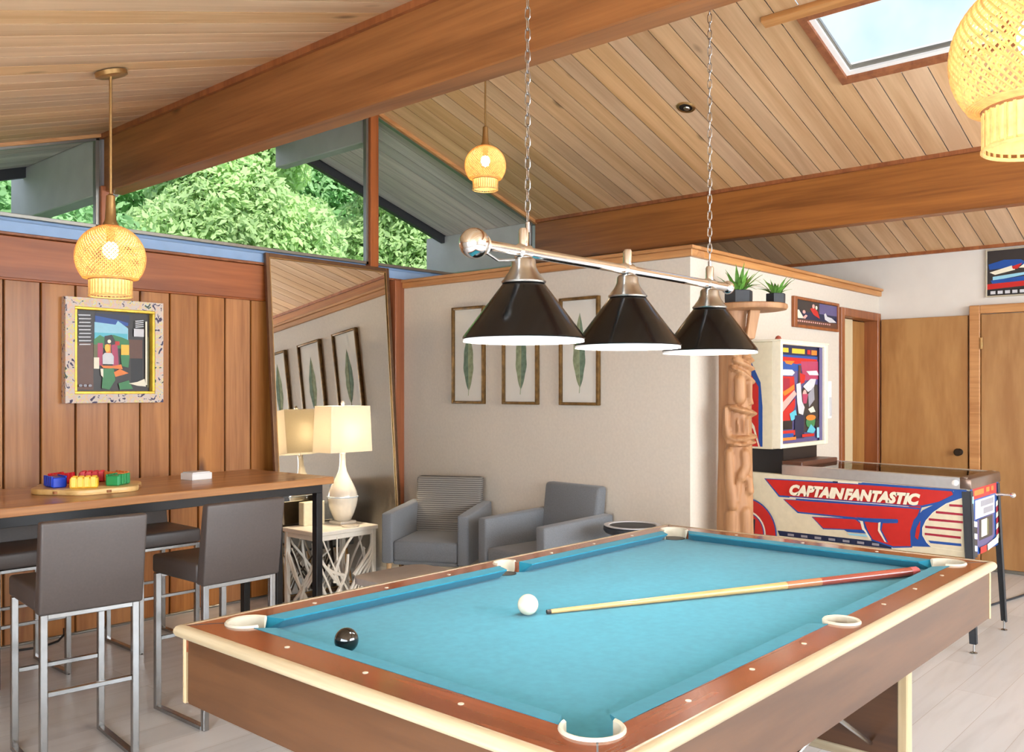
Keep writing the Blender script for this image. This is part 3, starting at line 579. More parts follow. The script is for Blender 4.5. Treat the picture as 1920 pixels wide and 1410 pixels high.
for lx in (-0.45, 0.0, 0.465):
    s_ = obj('shade', cone, bl, (lx,0,0)); obj('shade_lining', inn, s_); obj('shade_neck', neck, s_); obj('bulb', bul, s_)
    obj('clamp', clamp, bl, (lx,0,0)); obj('finial', stub, bl, (lx,0,0))
    l = bpy.data.lights.new('billiard_bulb', 'POINT'); l.energy = 9; l.shadow_soft_size = 0.03; l.color = (1, 0.95, 0.88)
    lo = bpy.data.objects.new('billiard_bulb', l); C.objects.link(lo); lo.location = (2.13+lx, LY, LZ-0.19)
# chains of oval links
pts = []
for i in range(16):
    a = 2*math.pi*i/16; pts.append((0.0062*math.cos(a), 0, 0.0105*math.sin(a) + (0.0055 if math.sin(a) > 0 else -0.0055)))
link = B().tube(pts, 0.0016, 6, closed=True).mesh('chain_link', MT['steel'], smooth=True)
for lx in (-0.435, 0.465):
    B().tube([(0,0,0.05),(0,0,0.075)], 0.006, 10).build('chain_hook', MT['steel'], bl, (lx,0,0), smooth=True)
    z = 0.09; i = 0
    while LZ + z < cz(2.13+lx) - 0.02:
        obj('chain_link', link, bl, (lx, 0, z), (0, 0, R(20 + 90*(i % 2)))); z += 0.0265; i += 1
    B().lathe([(0.03,-0.012),(0.032,-0.004),(0.032,0.0)], 20).build('ceiling_hook', MT['steel'], bl, (lx, 0, cz(2.13+lx)-LZ-0.006), (0, -SLOPE, 0), smooth=True)
# power cable clipped along the bar's left end
B().tube([(-0.60,0,-0.012),(-0.54,0.004,-0.030),(-0.47,0.004,-0.022)], 0.0035, 8).build('cable', MT['steel'], bl, smooth=True)

# ------------------------------------------------------------------ woven pendants
GR = 0.131
def gz(t): return GR * math.cos(t)
T0, T1 = R(14), R(128)
def globe_r(t): return GR * math.sin(t) * (1.0 if t < R(90) else 1.0)
def woven_mesh():
    b = B(); NS, K = 54, 22
    for fam in (1, -1):
        for s in range(NS):
            path = []
            for i in range(K+1):
                t = T0 + (T1-T0)*i/K; ph = 2*math.pi*s/NS + fam*1.25*(i/K)*1.5
                off = 0.0007*fam
                r = globe_r(t) + off; path.append((r*math.cos(ph), r*math.sin(ph), gz(t)))
            b.tube(path, 0.0021, 4, caps=False)
    return b.mesh('woven_globe', MT['wicker'])
def hoop(r, z, w=0.003, n=40): return B().tube([(r*math.cos(2*math.pi*i/n), r*math.sin(2*math.pi*i/n), z) for i in range(n)], w, 6, closed=True)
WOV = woven_mesh(); ZC = gz(T1); RC = GR*math.sin(T1) - 0.018
# shoulder that narrows from the globe to the collar, woven of hoops
ringsB = B()
for i in range(7):
    t = i/6; ringsB.v += []; h = hoop(GR*math.sin(T1)*(1-t) + RC*t*0.94, ZC - 0.002 - 0.004*t, 0.0022); ringsB.add(h.v, h.f)
SHO = ringsB.mesh('shoulder', MT['wicker'])
HOOP2 = hoop(RC*0.95, ZC-0.074, 0.0034).mesh('rim_hoop', MT['bamboo'], smooth=True)
HOOP1 = hoop(RC*0.95, ZC-0.008, 0.0034).mesh('collar_hoop', plain('dark_bamboo_hoop', srgb(150,98,56), 0.5), smooth=True); 
LINB = B(); LINB.lathe([(RC*0.90, ZC-0.066), (RC*0.86, ZC-0.01)], 36, caps=False); COL = LINB.mesh('collar_liner', MT['bamboo'])
SLAT = B().box(-0.0022, 0.0022, -0.0012, 0.0012, -0.066, 0).mesh('slat', MT['bamboo'])
CAPM = B().lathe([(0.033,0.118),(0.034,0.126),(0.022,0.150),(0.019,0.20),(0.017,0.248),(0.007,0.256)], 24).mesh('stem_cap', MT['brass'], smooth=True)
BULB = B().sphere(0.030, (0,0,0.03), 14, 9, 1.2).mesh('bulb', MT['bulb'], smooth=True)
SOCK = B().lathe([(0.016,0.062),(0.016,0.12)], 16).mesh('socket', MT['brass'], smooth=True)
def pendant(loc, label, watts):
    p = thing('woven_pendant', label, 'pendant lamp', loc, 0, 'woven bamboo pendants')
    obj('woven_globe', WOV, p); obj('shoulder', SHO, p); obj('collar_hoop', HOOP1, p); obj('rim_hoop', HOOP2, p); obj('collar_liner', COL, p)
    n = 34
    for i in range(n):
        a = 2*math.pi*i/n; obj('slat', SLAT, p, (RC*0.95*math.cos(a), RC*0.95*math.sin(a), ZC-0.008), (0, 0, a+math.pi/2))
    obj('stem_cap', CAPM, p); obj('socket', SOCK, p); obj('bulb', BULB, p)
    top = cz(loc[0]) - loc[2]
    B().tube([(0,0,0.25),(0,0,top-0.004)], 0.0058, 12).build('rod', MT['brass'], p, smooth=True)
    B().lathe([(0.055,-0.020),(0.062,-0.017),(0.062,0.0)], 32).build('canopy', MT['brass'], p, (0, 0, top-0.006), (0, -SLOPE if loc[0] < RX else SLOPE, 0), smooth=True)
    l = bpy.data.lights.new('pendant_bulb', 'POINT'); l.energy = watts; l.shadow_soft_size = 0.045; l.color = (1.0, 0.86, 0.62)
    lo = bpy.data.objects.new('pendant_bulb', l); C.objects.link(lo); lo.location = (loc[0], loc[1], loc[2]+0.02)
pendant((1.627, 3.61, 1.932), 'woven amber globe pendant hanging over the wooden bar table', 7)
pendant((4.214, 3.989, 2.845), 'woven amber globe pendant hanging high in front of the clerestory window', 7)
pendant((1.693, 0.345, 1.957), 'large near woven globe pendant beside the skylight', 2.5)

# ------------------------------------------------------------------ bar table, stools
bt = thing('bar_table', 'long oak-topped bar table on a black steel frame', 'table', (1.95, 4.31, 0), R(3.5))
B().box(-1.05, 1.05, -0.38, 0.38, 0.892, 0.93).build('table_top', MT['barwood'], bt, bevel=0.003)
ap = B()
for y in (-0.345, 0.305): ap.box(-1.0, 1.0, y, y+0.04, 0.846, 0.892)
for x in (-1.0, 0.96): ap.box(x, x+0.04, -0.305, 0.305, 0.846, 0.892)
ap.build('apron', MT['black'], bt, bevel=0.002)
for x in (-1.0, 0.96):
    for y in (-0.345, 0.0): B().box(x, x+0.04, y, y+0.04, 0.0, 0.846).build('leg', MT['black'], bt, bevel=0.002)
    B().box(x, x+0.04, 0.305, 0.345, 0.0, 0.846).build('leg', MT['black'], bt, bevel=0.002)
    B().tube([(x+0.02, 0.02, 0.70), (x+0.02 - math.copysign(0.22, x), 0.325, 0.45)], 0.012, 8).build('brace', MT['black'], bt, smooth=True)

def make_stool(label):
    s = thing('bar_stool', label, 'bar stool', (0,0,0), 0, 'leather counter stools at the bar table')
    w, d = 0.178, 0.20
    # local: back rest on -y side (towards camera), seat faces +y
    seat = B(); seat.box(-w, w, -d+0.03, d, 0.60, 0.682); seat.build('seat', MT['leather'], s, bevel=0.014, seg=3)
    bk = B(); bk.hexa([(-w-0.004,-d-0.035,0.598),(w+0.004,-d-0.035,0.598),(w+0.004,-d+0.028,0.598),(-w-0.004,-d+0.028,0.598)], [(-w-0.008,-d-0.075,0.935),(w+0.008,-d-0.075,0.935),(w+0.008,-d-0.028,0.935),(-w-0.008,-d-0.028,0.935)])
    bk.build('backrest', MT['leather'], s, bevel=0.010, seg=3)
    B().hexa([(-w+0.02,-d+0.03,0.672),(-w+0.06,-d+0.03,0.672),(-w+0.04,-d+0.10,0.672),(-w+0.02,-d+0.06,0.672)], [(-w+0.02,-d+0.03,0.675),(-w+0.06,-d+0.03,0.675),(-w+0.04,-d+0.10,0.675),(-w+0.02,-d+0.06,0.675)]).build('seat_fold', MT['leather'], s)
    t = 0.0125
    for x in (-w+0.005, w-0.03):
        for y in (-d-0.02, d-0.03): B().box(x, x+2*t, y, y+2*t, 0.0, 0.598).build('leg', MT['steel'], s, bevel=0.002)
        B().box(x, x+2*t, -d-0.02+2*t, d-0.03, 0.0, 0.018).build('base_bar', MT['steel'], s, bevel=0.002)
    for y in (-d-0.02, d-0.03):
        B().box(-w+0.005+2*t, w-0.03, y, y+2*t, 0.580, 0.598).build('top_rail', MT['steel'], s, bevel=0.002)
        B().box(-w+0.005+2*t, w-0.03, y+0.004, y+2*t-0.004, 0.30, 0.318).build('foot_rail', MT['steel'], s, bevel=0.002)
    for x in (-w+0.005, w-0.03):
        B().lathe([(0.008,0),(0.010,0.004),(0.004,0.012)], 10, (x+t, d-0.012, -0.002)).build('glide', MT['black'], s, smooth=True)
    return s
st = make_stool('brown-grey leather counter stool nearest the left edge, back to the camera')
st.location = (1.47, 3.585, 0); st.rotation_euler = (0, 0, R(-6))
dup(st, (2.085, 3.625, 0), R(1), 'brown-grey leather counter stool beside the pool table corner')
dup(st, (1.70, 4.78, 0), R(180), 'far-side leather counter stool seen between the two near stools').scale = (1, 1, 0.93)
dup(st, (1.21, 4.76, 0), R(180), 'far-side leather counter stool behind the leftmost stool').scale = (1, 1, 0.93)
dup(st, (2.42, 4.84, 0), R(180), 'far-side leather counter stool under the right end of the bar table').scale = (1, 1, 0.93)

# game tray and its racks, white box
TRX, TRY = 1.84, 4.32
tr = thing('game_tray', 'round scalloped pale wood game tray on the bar table', 'tray', (TRX, TRY, 0.93))
prof = []
for i in range(72):
    a = 2*math.pi*i/72; prof.append(((0.235+0.014*math.cos(6*a))*math.cos(a), (0.235+0.014*math.cos(6*a))*math.sin(a)))
B().prism(prof, 2, 0.0, 0.026).build('board', wood('tray_pine', srgb(206,164,98), srgb(236,204,142), 0, 0.4, 0.2, 0.1, 9, 0), tr, bevel=0.006, seg=2)
for i in range(6):
    a = R(60*i+30); B().lathe([(0.012,0),(0.012,0.012)], 10).build('knob', plain('tray_knot_brown', srgb(150,96,50), 0.5), tr, (0.219*math.cos(a), 0.219*math.sin(a), 0.006), smooth=True)
view = math.atan2(-TRY, -TRX)       # direction from tray to camera
blocks = [('blockblue','blue',-70),('blockyellow','yellow',-6),('blockgreen','green',62),('blockorange','orange',120),('blockred','red',172),('blockred','dark red',-128)]
for key, nm, ang in blocks:
    a = view + R(ang)
    o = thing('game_rack', '%s plastic rack of game tiles on the round tray' % nm, 'game rack', (TRX+0.145*math.cos(a), TRY+0.145*math.sin(a), 0.957), a+math.pi/2, 'coloured racks on the game tray')
    b = B(); b.box(-0.058, 0.058, -0.030, 0.030, 0.0, 0.046); b.build('rack_body', MT[key], o, bevel=0.004)
    for j in range(4): B().box(-0.052+0.027*j, -0.030+0.027*j, 0.026, 0.034, 0.004, 0.052).build('tile', MT[key], o, bevel=0.002)
    for j in range(4): B().box(-0.052+0.027*j, -0.030+0.027*j, -0.034, -0.026, 0.004, 0.052).build('tile', MT[key], o, bevel=0.002)
wbx = thing('white_box', 'small white coaster box on the bar table', 'box', (2.447, 4.42, 0.93), R(8))
B().box(-0.062, 0.062, -0.05, 0.05, 0.0, 0.036).build('box_body', plain('white_card', srgb(236,236,236), 0.5, vary=0.01), wbx, bevel=0.003)
B().box(-0.054, 0.054, -0.042, 0.042, 0.036, 0.041).build('box_lid', plain('white_card_lid', srgb(226,226,228), 0.5, vary=0.01), wbx, bevel=0.001)
tag(B().tube([(1.82,5.2,0.006),(1.95,5.17,0.006),(2.06,5.22,0.006),(2.10,5.24,0.03),(2.12,5.29,0.05)], 0.006, 8).build('power_cord', MT['black'], None, smooth=True), 'black power cord lying along the foot of the cedar wall', 'cord')

# ------------------------------------------------------------------ painting on the cedar wall
def print_panel(name, parent, layers, to3, order, step=0.0004, base=0.0):
    b = B(); mats = []; keys = []
    for i, (key, poly) in enumerate(layers):
        if key not in keys: keys.append(key); mats.append(MT[key])
        b.flat([to3(u, v, base + step*i) for u, v in poly], keys.index(key))
    me = bpy.data.meshes.new(name); me.from_pydata(b.v, [], b.f)
    for m in mats: me.materials.append(m)
    for p, mi in zip(me.polygons, b.m): p.material_index = mi
    me.update(); return obj(name, me, parent)
def rect(x0, y0, x1, y1): return [(x0,y0),(x1,y0),(x1,y1),(x0,y1)]
def ell(cx, cy, rx, ry, n=16, rot=0): 
    return [(cx+rx*math.cos(2*math.pi*i/n)*math.cos(rot)-ry*math.sin(2*math.pi*i/n)*math.sin(rot), cy+rx*math.cos(2*math.pi*i/n)*math.sin(rot)+ry*math.sin(2*math.pi*i/n)*math.cos(rot)) for i in range(n)]
pa = thing('painting', 'colourful painting in a splashed and gilt frame on the cedar wall', 'painting', (2.41, YG-0.006, 1.63))
MT['splash'] = speckle('splashed_frame_paint', [(0.0, srgb(70,64,92)), (0.36, srgb(214,200,190)), (0.50, srgb(228,190,170)), (0.56, srgb(226,214,140)), (0.62, srgb(206,204,208)), (0.68, srgb(84,96,80))], 26)
hw, hh, fw = 0.29, 0.303, 0.052
fb = B()
for q in (((-hw,-hh),(hw,-hh),(hw-fw,-hh+fw),(-hw+fw,-hh+fw)), ((hw,-hh),(hw,hh),(hw-fw,hh-fw),(hw-fw,-hh+fw)), ((hw,hh),(-hw,hh),(-hw+fw,hh-fw),(hw-fw,hh-fw)), ((-hw,hh),(-hw,-hh),(-hw+fw,-hh+fw),(-hw+fw,hh-fw))):
    fb.prism(list(q), 1, -0.052, 0.0)
fb.build('frame', MT['splash'], pa)
gb = B(); gi = 0.016; a_, c_ = hw-fw, hh-fw
for q in (rect(-a_,-c_,a_,-c_+gi), rect(-a_,c_-gi,a_,c_), rect(-a_,-c_+gi,-a_+gi,c_-gi), rect(a_-gi,-c_+gi,a_,c_-gi)): gb.prism(q, 1, -0.050, -0.008)
gb.build('gilt_slip', plain('gilt_yellow', srgb(236,196,64), 0.35, 0.2, vary=0.2, scale=20), pa, bevel=0.003)
# canvas coordinates from the photo crop: u 0..1 left to right, v 0..1 top to bottom
iw, ih = a_-gi, c_-gi
def cu(poly): return [(-iw + 2*iw*u, ih - 2*ih*v) for u, v in poly]
lay = [('p_dgrey', rect(0,0,1,1)), ('p_brown', rect(0.0,0.40,0.24,0.98)), ('p_black', rect(0.74,0.58,0.90,0.9)), ('p_brown', rect(0.70,0.34,0.90,0.58)), ('p_navy', rect(0.26,0.03,0.72,0.16)), ('p_blue', [(0.26,0.06),(0.56,0.10),(0.70,0.13),(0.70,0.17),(0.26,0.17)]),
    ('p_sky', [(0.25,0.14),(0.53,0.16),(0.56,0.11),(0.70,0.20),(0.70,0.36),(0.25,0.36)]), ('p_teal', rect(0.25,0.27,0.69,0.36)), ('p_green', [(0.24,0.36),(0.32,0.30),(0.42,0.34),(0.50,0.29),(0.62,0.32),(0.71,0.35),(0.71,0.46),(0.24,0.46)]),
    ('p_olive', rect(0.24,0.42,0.30,0.62)), ('p_magenta', rect(0.29,0.40,0.36,0.68)), ('p_cream', rect(0.24,0.58,0.31,0.72)), ('p_dgrey', [(0.38,0.31),(0.48,0.29),(0.52,0.36),(0.50,0.70),(0.38,0.70)]), ('p_magenta', [(0.47,0.42),(0.55,0.40),(0.57,0.68),(0.49,0.70)]), ('p_red', rect(0.52,0.37,0.58,0.42)),
    ('p_yellow', rect(0.60,0.41,0.71,0.54)), ('p_green', [(0.59,0.54),(0.72,0.54),(0.70,0.70),(0.61,0.68)]), ('p_orange', [(0.38,0.42),(0.46,0.41),(0.46,0.53),(0.40,0.53)]), ('p_yellow', ell(0.415,0.46,0.035,0.05)), ('p_cream', ell(0.44,0.375,0.024,0.024)),
    ('p_lgrey', [(0.35,0.55),(0.38,0.52),(0.47,0.52),(0.50,0.56),(0.50,0.66),(0.35,0.66)]), ('p_orange', [(0.33,0.68),(0.50,0.68),(0.60,0.66),(0.62,0.72),(0.36,0.71)]), ('p_green', [(0.36,0.72),(0.50,0.71),(0.52,0.86),(0.44,0.98),(0.34,0.96)]), ('p_cream', [(0.32,0.72),(0.36,0.72),(0.36,0.83),(0.33,0.80)]),
    ('p_orange', [(0.50,0.76),(0.58,0.72),(0.70,0.77),(0.60,0.80),(0.52,0.82)]), ('p_green', [(0.56,0.90),(0.70,0.86),(0.76,0.97),(0.58,0.98)]), ('p_cream', [(0.70,0.90),(0.82,0.88),(0.92,0.84),(0.94,0.94),(0.82,0.93)]), ('p_lgrey', rect(0.77,0.20,0.91,0.30)), ('p_cream', rect(0.93,0.10,0.955,0.92)), ('p_olive', rect(0.955,0.3,0.975,0.95))]
for i in range(9): lay.append(('p_lgrey', [(0.03+0.01*(i%3),0.06+0.045*i),(0.19+0.012*(i%2),0.055+0.045*i),(0.19,0.068+0.045*i),(0.04,0.075+0.045*i)]))
for i in range(4): lay.append(('p_lgrey', [(0.78,0.10+0.025*i),(0.90,0.085+0.025*i),(0.90,0.095+0.025*i),(0.79,0.112+0.025*i)]))
for i in range(3): lay.append(('p_grey', ell(0.06+0.06*i, 0.93, 0.024, 0.016)))
B().box(-a_, a_, -0.010, 0.0, -c_, c_).build('canvas', MT['p_dgrey'], pa)
print_panel('picture', pa, [(k, cu(p)) for k, p in lay], lambda u, v, d: (u, -0.0105-d, v), 0)

# ------------------------------------------------------------------ leaning mirror
mi = thing('mirror', 'tall bronze-framed mirror leaning against the cedar wall', 'mirror', (3.96, 5.105, 0.0))
MW, MH, MTK = 0.54, 2.335, 0.03
mi.rotation_euler = (-math.atan((5.285-5.105)/2.33), 0, 0)
fw = 0.028; mb_ = B()
for q in (rect(-MW,0,-MW+fw,MH), rect(MW-fw,0,MW,MH), rect(-MW+fw,0,MW-fw,fw), rect(-MW+fw,MH-fw,MW-fw,MH)): mb_.prism(q, 1, -MTK/2, MTK/2)
mb_.build('frame', MT['bronze'], mi, bevel=0.003)
lip = B()
for q in (rect(-MW+fw,fw,-MW+fw+0.006,MH-fw), rect(MW-fw-0.006,fw,MW-fw,MH-fw), rect(-MW+fw,fw,MW-fw,fw+0.006), rect(-MW+fw,MH-fw-0.006,MW-fw,MH-fw)): lip.prism(q, 1, -MTK/2+0.002, -MTK/2+0.006)
lip.build('frame_lip', MT['brass'], mi)
B().box(-MW+fw, MW-fw, -0.004, 0.002, fw, MH-fw).build('mirror_glass', MT['mirror'], mi)
B().box(-MW+fw, MW-fw, 0.003, 0.010, fw, MH-fw).build('backing', MT['p_dgrey'], mi)

# ------------------------------------------------------------------ side table and lamp
STZ = 0.50
sd = thing('side_table', 'white side table with tangled branch lattice sides', 'side table', (3.67, 4.89, 0))
hx, hy = 0.25, 0.19
B().box(-hx, hx, -hy, hy, STZ-0.028, STZ).build('table_top', MT['whitelac'], sd, bevel=0.004)
ed = B()
for x in (-hx+0.01, hx-0.04):
    for y in (-hy+0.01, hy-0.04): B().box(x, x+0.03, y, y+0.03, 0.0, STZ-0.028).build('leg', MT['whitelac'], sd, bevel=0.004)
ed.box(-hx+0.04, hx-0.04, -hy+0.012, -hy+0.036, STZ-0.06, STZ-0.028); ed.box(-hx+0.012, -hx+0.036, -hy+0.04, hy-0.04, STZ-0.06, STZ-0.028); ed.box(hx-0.036, hx-0.012, -hy+0.04, hy-0.04, STZ-0.06, STZ-0.028)
ed.build('apron', MT['whitelac'], sd, bevel=0.003)
rng = random.Random(5)
def branch(side):
    s0 = rng.uniform(-0.21, 0.21); s1 = s0 + rng.choice((-1, 1))*rng.uniform(0.12, 0.34); sl = 0.215 if side in (0,3) else 0.155; z0, z1 = rng.uniform(0.0, 0.2), rng.uniform(0.28, STZ-0.05)
    if rng.random() < 0.6: z0 = 0.008
    if rng.random() < 0.6: z1 = STZ-0.045
    bow = rng.uniform(-0.05, 0.05); rad = rng.uniform(0.007, 0.014); pth = []
    for i in range(7):
        t = i/6; s = max(-sl, min(sl, s0+(s1-s0)*t + bow*math.sin(math.pi*t))); z = z0+(z1-z0)*t; k = 0.232 + 0.006*math.sin(7*t+s0*20)
        kk = k-0.06; pth.append((s, -kk, z) if side == 0 else (-k, s, z) if side == 1 else (k, s, z) if side == 2 else (s, kk, z))
    B().tube(pth, [rad*(1-0.35*i/6) for i in range(7)], 7).build('branch', MT['whitelac'], sd, smooth=True)
for side, n in ((0, 15), (1, 9), (2, 9), (3, 8)):
    for _ in range(n): branch(side)
LX, LYY = 3.80, 4.93
tl = thing('table_lamp', 'cream gourd table lamp with a lit rectangular linen shade', 'table lamp', (LX, LYY, STZ))
B().box(-0.065, 0.065, -0.065, 0.065, 0.0, 0.018).build('plinth', MT['whitelac'], tl, bevel=0.003)
B().lathe([(0.045,0.018),(0.060,0.03),(0.078,0.07),(0.094,0.12),(0.102,0.165),(0.101,0.185),(0.094,0.215),(0.074,0.262),(0.046,0.315),(0.028,0.355),(0.021,0.40),(0.019,0.46),(0.021,0.474)], 40).build('gourd_base', MT['ceramic'], tl, smooth=True)
bh = hoop(0.1025, 0.182, 0.005, 40); bh.build('glaze_band', plain('pale_blue_glaze', srgb(206,214,222), 0.1, coat=0.7), tl, smooth=True)
B().tube([(0,0,0.474),(0,0,0.785)], 0.006, 10).build('harp_rod', MT['chrome'], tl, smooth=True)
SZ0, SZ1, SW, SD_, tw = 0.485, 0.795, 0.175, 0.10, 0.004
sh = B()
def frust(sx0, sy0, sx1, sy1, z0, z1, b):
    lo = [(-sx0,-sy0,z0),(sx0,-sy0,z0),(sx0,sy0,z0),(-sx0,sy0,z0)]; hi = [(-sx1,-sy1,z1),(sx1,-sy1,z1),(sx1,sy1,z1),(-sx1,sy1,z1)]
    b.add(lo+hi, [(0,1,5,4),(1,2,6,5),(2,3,7,6),(3,0,4,7)])
frust(SW, SD_, SW-0.012, SD_-0.008, SZ0, SZ1, sh)
so = sh.build('shade', MT['shade'], tl); md = so.modifiers.new('thick', 'SOLIDIFY'); md.thickness = 0.003
B().tube([(-SW+0.013,0,SZ1-0.004),(SW-0.013,0,SZ1-0.004)], 0.003, 8).build('spider', MT['chrome'], tl)
B().lathe([(0.008,0.78),(0.010,0.795),(0.012,0.805),(0.014,0.815),(0.009,0.828),(0.001,0.832)], 16).build('finial', MT['ceramic'], tl, smooth=True)
B().sphere(0.03, (0,0,0.60), 18, 12).build('bulb', emit('lamp_bulb', (1.0,0.82,0.56,1), 14), tl, smooth=True)
ll = bpy.data.lights.new('table_lamp_bulb', 'POINT'); ll.energy = 26; ll.shadow_soft_size = 0.05; ll.color = (1.0, 0.82, 0.58)
llo = bpy.data.objects.new('table_lamp_bulb', ll); C.objects.link(llo); llo.location = (LX, LYY, STZ+0.62)
cb = thing('storage_box', 'pale upright box standing behind the gourd lamp on the side table', 'box', (3.62, 5.03, STZ), R(0))
B().box(-0.085, 0.085, -0.03, 0.03, 0.0, 0.155).build('cover', plain('cream_card', srgb(222,212,180), 0.6), cb, bevel=0.004)
tag(B().lathe([(0.001,0),(0.055,0.0),(0.060,0.006),(0.058,0.009),(0.050,0.005),(0.001,0.005)], 28).build('trinket_dish', MT['ceramic'], None, (3.74, 4.77, STZ), smooth=True), 'flat white dish at the front of the side table', 'dish')

# ------------------------------------------------------------------ armchairs
def ribbed():
    m, nt, n, p, L = new_mat('ribbed_grey_fabric'); tc = n.new('ShaderNodeTexCoord'); w = n.new('ShaderNodeTexWave'); w.bands_direction = 'Z'; w.inputs['Scale'].default_value = 22; w.inputs['Distortion'].default_value = 0.6; w.inputs['Detail'].default_value = 1
    L.new(tc.outputs['Object'], w.inputs['Vector']); ra = n.new('ShaderNodeValToRGB'); ra.color_ramp.elements[0].color = srgb(92,88,84); ra.color_ramp.elements[1].color = srgb(146,142,136); L.new(w.outputs['Fac'], ra.inputs['Fac'])
    L.new(ra.outputs['Color'], p.inputs['Base Color']); p.inputs['Roughness'].default_value = 0.9
    b = n.new('ShaderNodeBump'); b.inputs['Strength'].default_value = 0.3; b.inputs['Distance'].default_value = 0.004; L.new(w.outputs['Fac'], b.inputs['Height']); L.new(b.outputs['Normal'], p.inputs['Normal']); return m
MT['ribbed'] = ribbed()
def armchair(loc, rz, label, backmat):
    c = thing('armchair', label, 'armchair', loc, rz, 'grey armchairs along the white wall')   # faces -x locally, origin at centre
    W, D = 0.292, 0.29
    B().box(-D, D-0.06, -W+0.075, W-0.075, 0.30, 0.43).build('seat', MT['greyfab'], c, bevel=0.02, seg=3)
    B().box(-D+0.015, D-0.05, -W+0.07, W-0.07, 0.275, 0.305).build('seat_frame', MT['greyfab'], c, bevel=0.008)
    for s in (-1, 1):
        y0, y1 = sorted((s*W, s*(W-0.075)))
        b = B(); b.hexa([(-D-0.01,y0,0.285),(D+0.02,y0,0.285),(D+0.02,y1,0.285),(-D-0.01,y1,0.285)], [(-D-0.01,y0,0.608),(D+0.02,y0,0.632),(D+0.02,y1,0.632),(-D-0.01,y1,0.608)])
        b.build('armrest', MT['greyfab'], c, bevel=0.014, seg=3)
    b = B(); b.hexa([(D-0.12,-W+0.065,0.38),(D-0.01,-W+0.065,0.38),(D-0.01,W-0.065,0.38),(D-0.12,W-0.065,0.38)], [(D-0.05,-W+0.055,0.80),(D+0.03,-W+0.055,0.80),(D+0.03,W-0.055,0.80),(D-0.05,W-0.055,0.80)])
    b.build('backrest', backmat, c, bevel=0.022, seg=3)
    for x in (-D+0.03, D-0.05):
        for y in (-W+0.04, W-0.04):
            B().tube([(x + (0.02 if x > 0 else -0.01), y, 0.0), (x, y, 0.29)], [0.011, 0.018], 10).build('leg', MT['legwood'], c, smooth=True)
    return c
f1 = R(29)
armchair((3.93+0.31*math.cos(f1)-0.02, 4.24+0.31*math.sin(f1), 0), f1, 'grey armchair with ribbed back turned out from the corner beside the lamp', MT['ribbed'])
armchair((4.315, 3.575, 0), R(-5), 'plain grey armchair under the leaf prints nearest the pool table', MT['greyfab'])
# low table in front of the chairs
cf = thing('coffee_table', 'low grey rounded-top table in front of the armchairs', 'coffee table', (3.22, 3.53, 0))
def rrect(hx, hy, r, n=6): 
    o = []
    for cx, cy, a in ((hx-r,hy-r,0),(-hx+r,hy-r,90),(-hx+r,-hy+r,180),(hx-r,-hy+r,270)): o += [(cx+r*math.cos(R(a+90*i/n)), cy+r*math.sin(R(a+90*i/n))) for i in range(n+1)]
    return o
B().prism(rrect(0.25,0.28,0.09), 2, 0.385, 0.42).build('table_top', plain('grey_brown_top', srgb(176,166,160), 0.45, vary=0.06), cf, bevel=0.006, seg=2)
B().prism(rrect(0.21,0.24,0.07), 2, 0.30, 0.385).build('shelf_box', plain('grey_apron', srgb(120,120,122), 0.6), cf, bevel=0.004)
for x in (-0.17, 0.17):
    for y in (-0.21, 0.21): B().tube([(x*1.08,y*1.08,0),(x,y,0.31)], [0.012,0.018], 10).build('leg', MT['legwood'], cf, smooth=True)
# small dark round table between the second chair and the corner
rt = thing('round_side_table', 'small dark round table with a pale rim beside the second armchair', 'side table', (4.385, 2.97, 0))
B().lathe([(0.13,0.56),(0.16,0.575),(0.17,0.59),(0.17,0.606),(0.16,0.612),(0.001,0.612)], 40).build('table_top', MT['pot'], rt, smooth=True)
B().lathe([(0.165,0.6125),(0.167,0.618),(0.14,0.618),(0.135,0.613)], 40, caps=False).build('rim', MT['p_lgrey'], rt, smooth=True)
B().lathe([(0.14,0.0),(0.14,0.015),(0.03,0.03),(0.025,0.30),(0.03,0.565)], 24).build('pedestal', MT['pot'], rt, smooth=True)

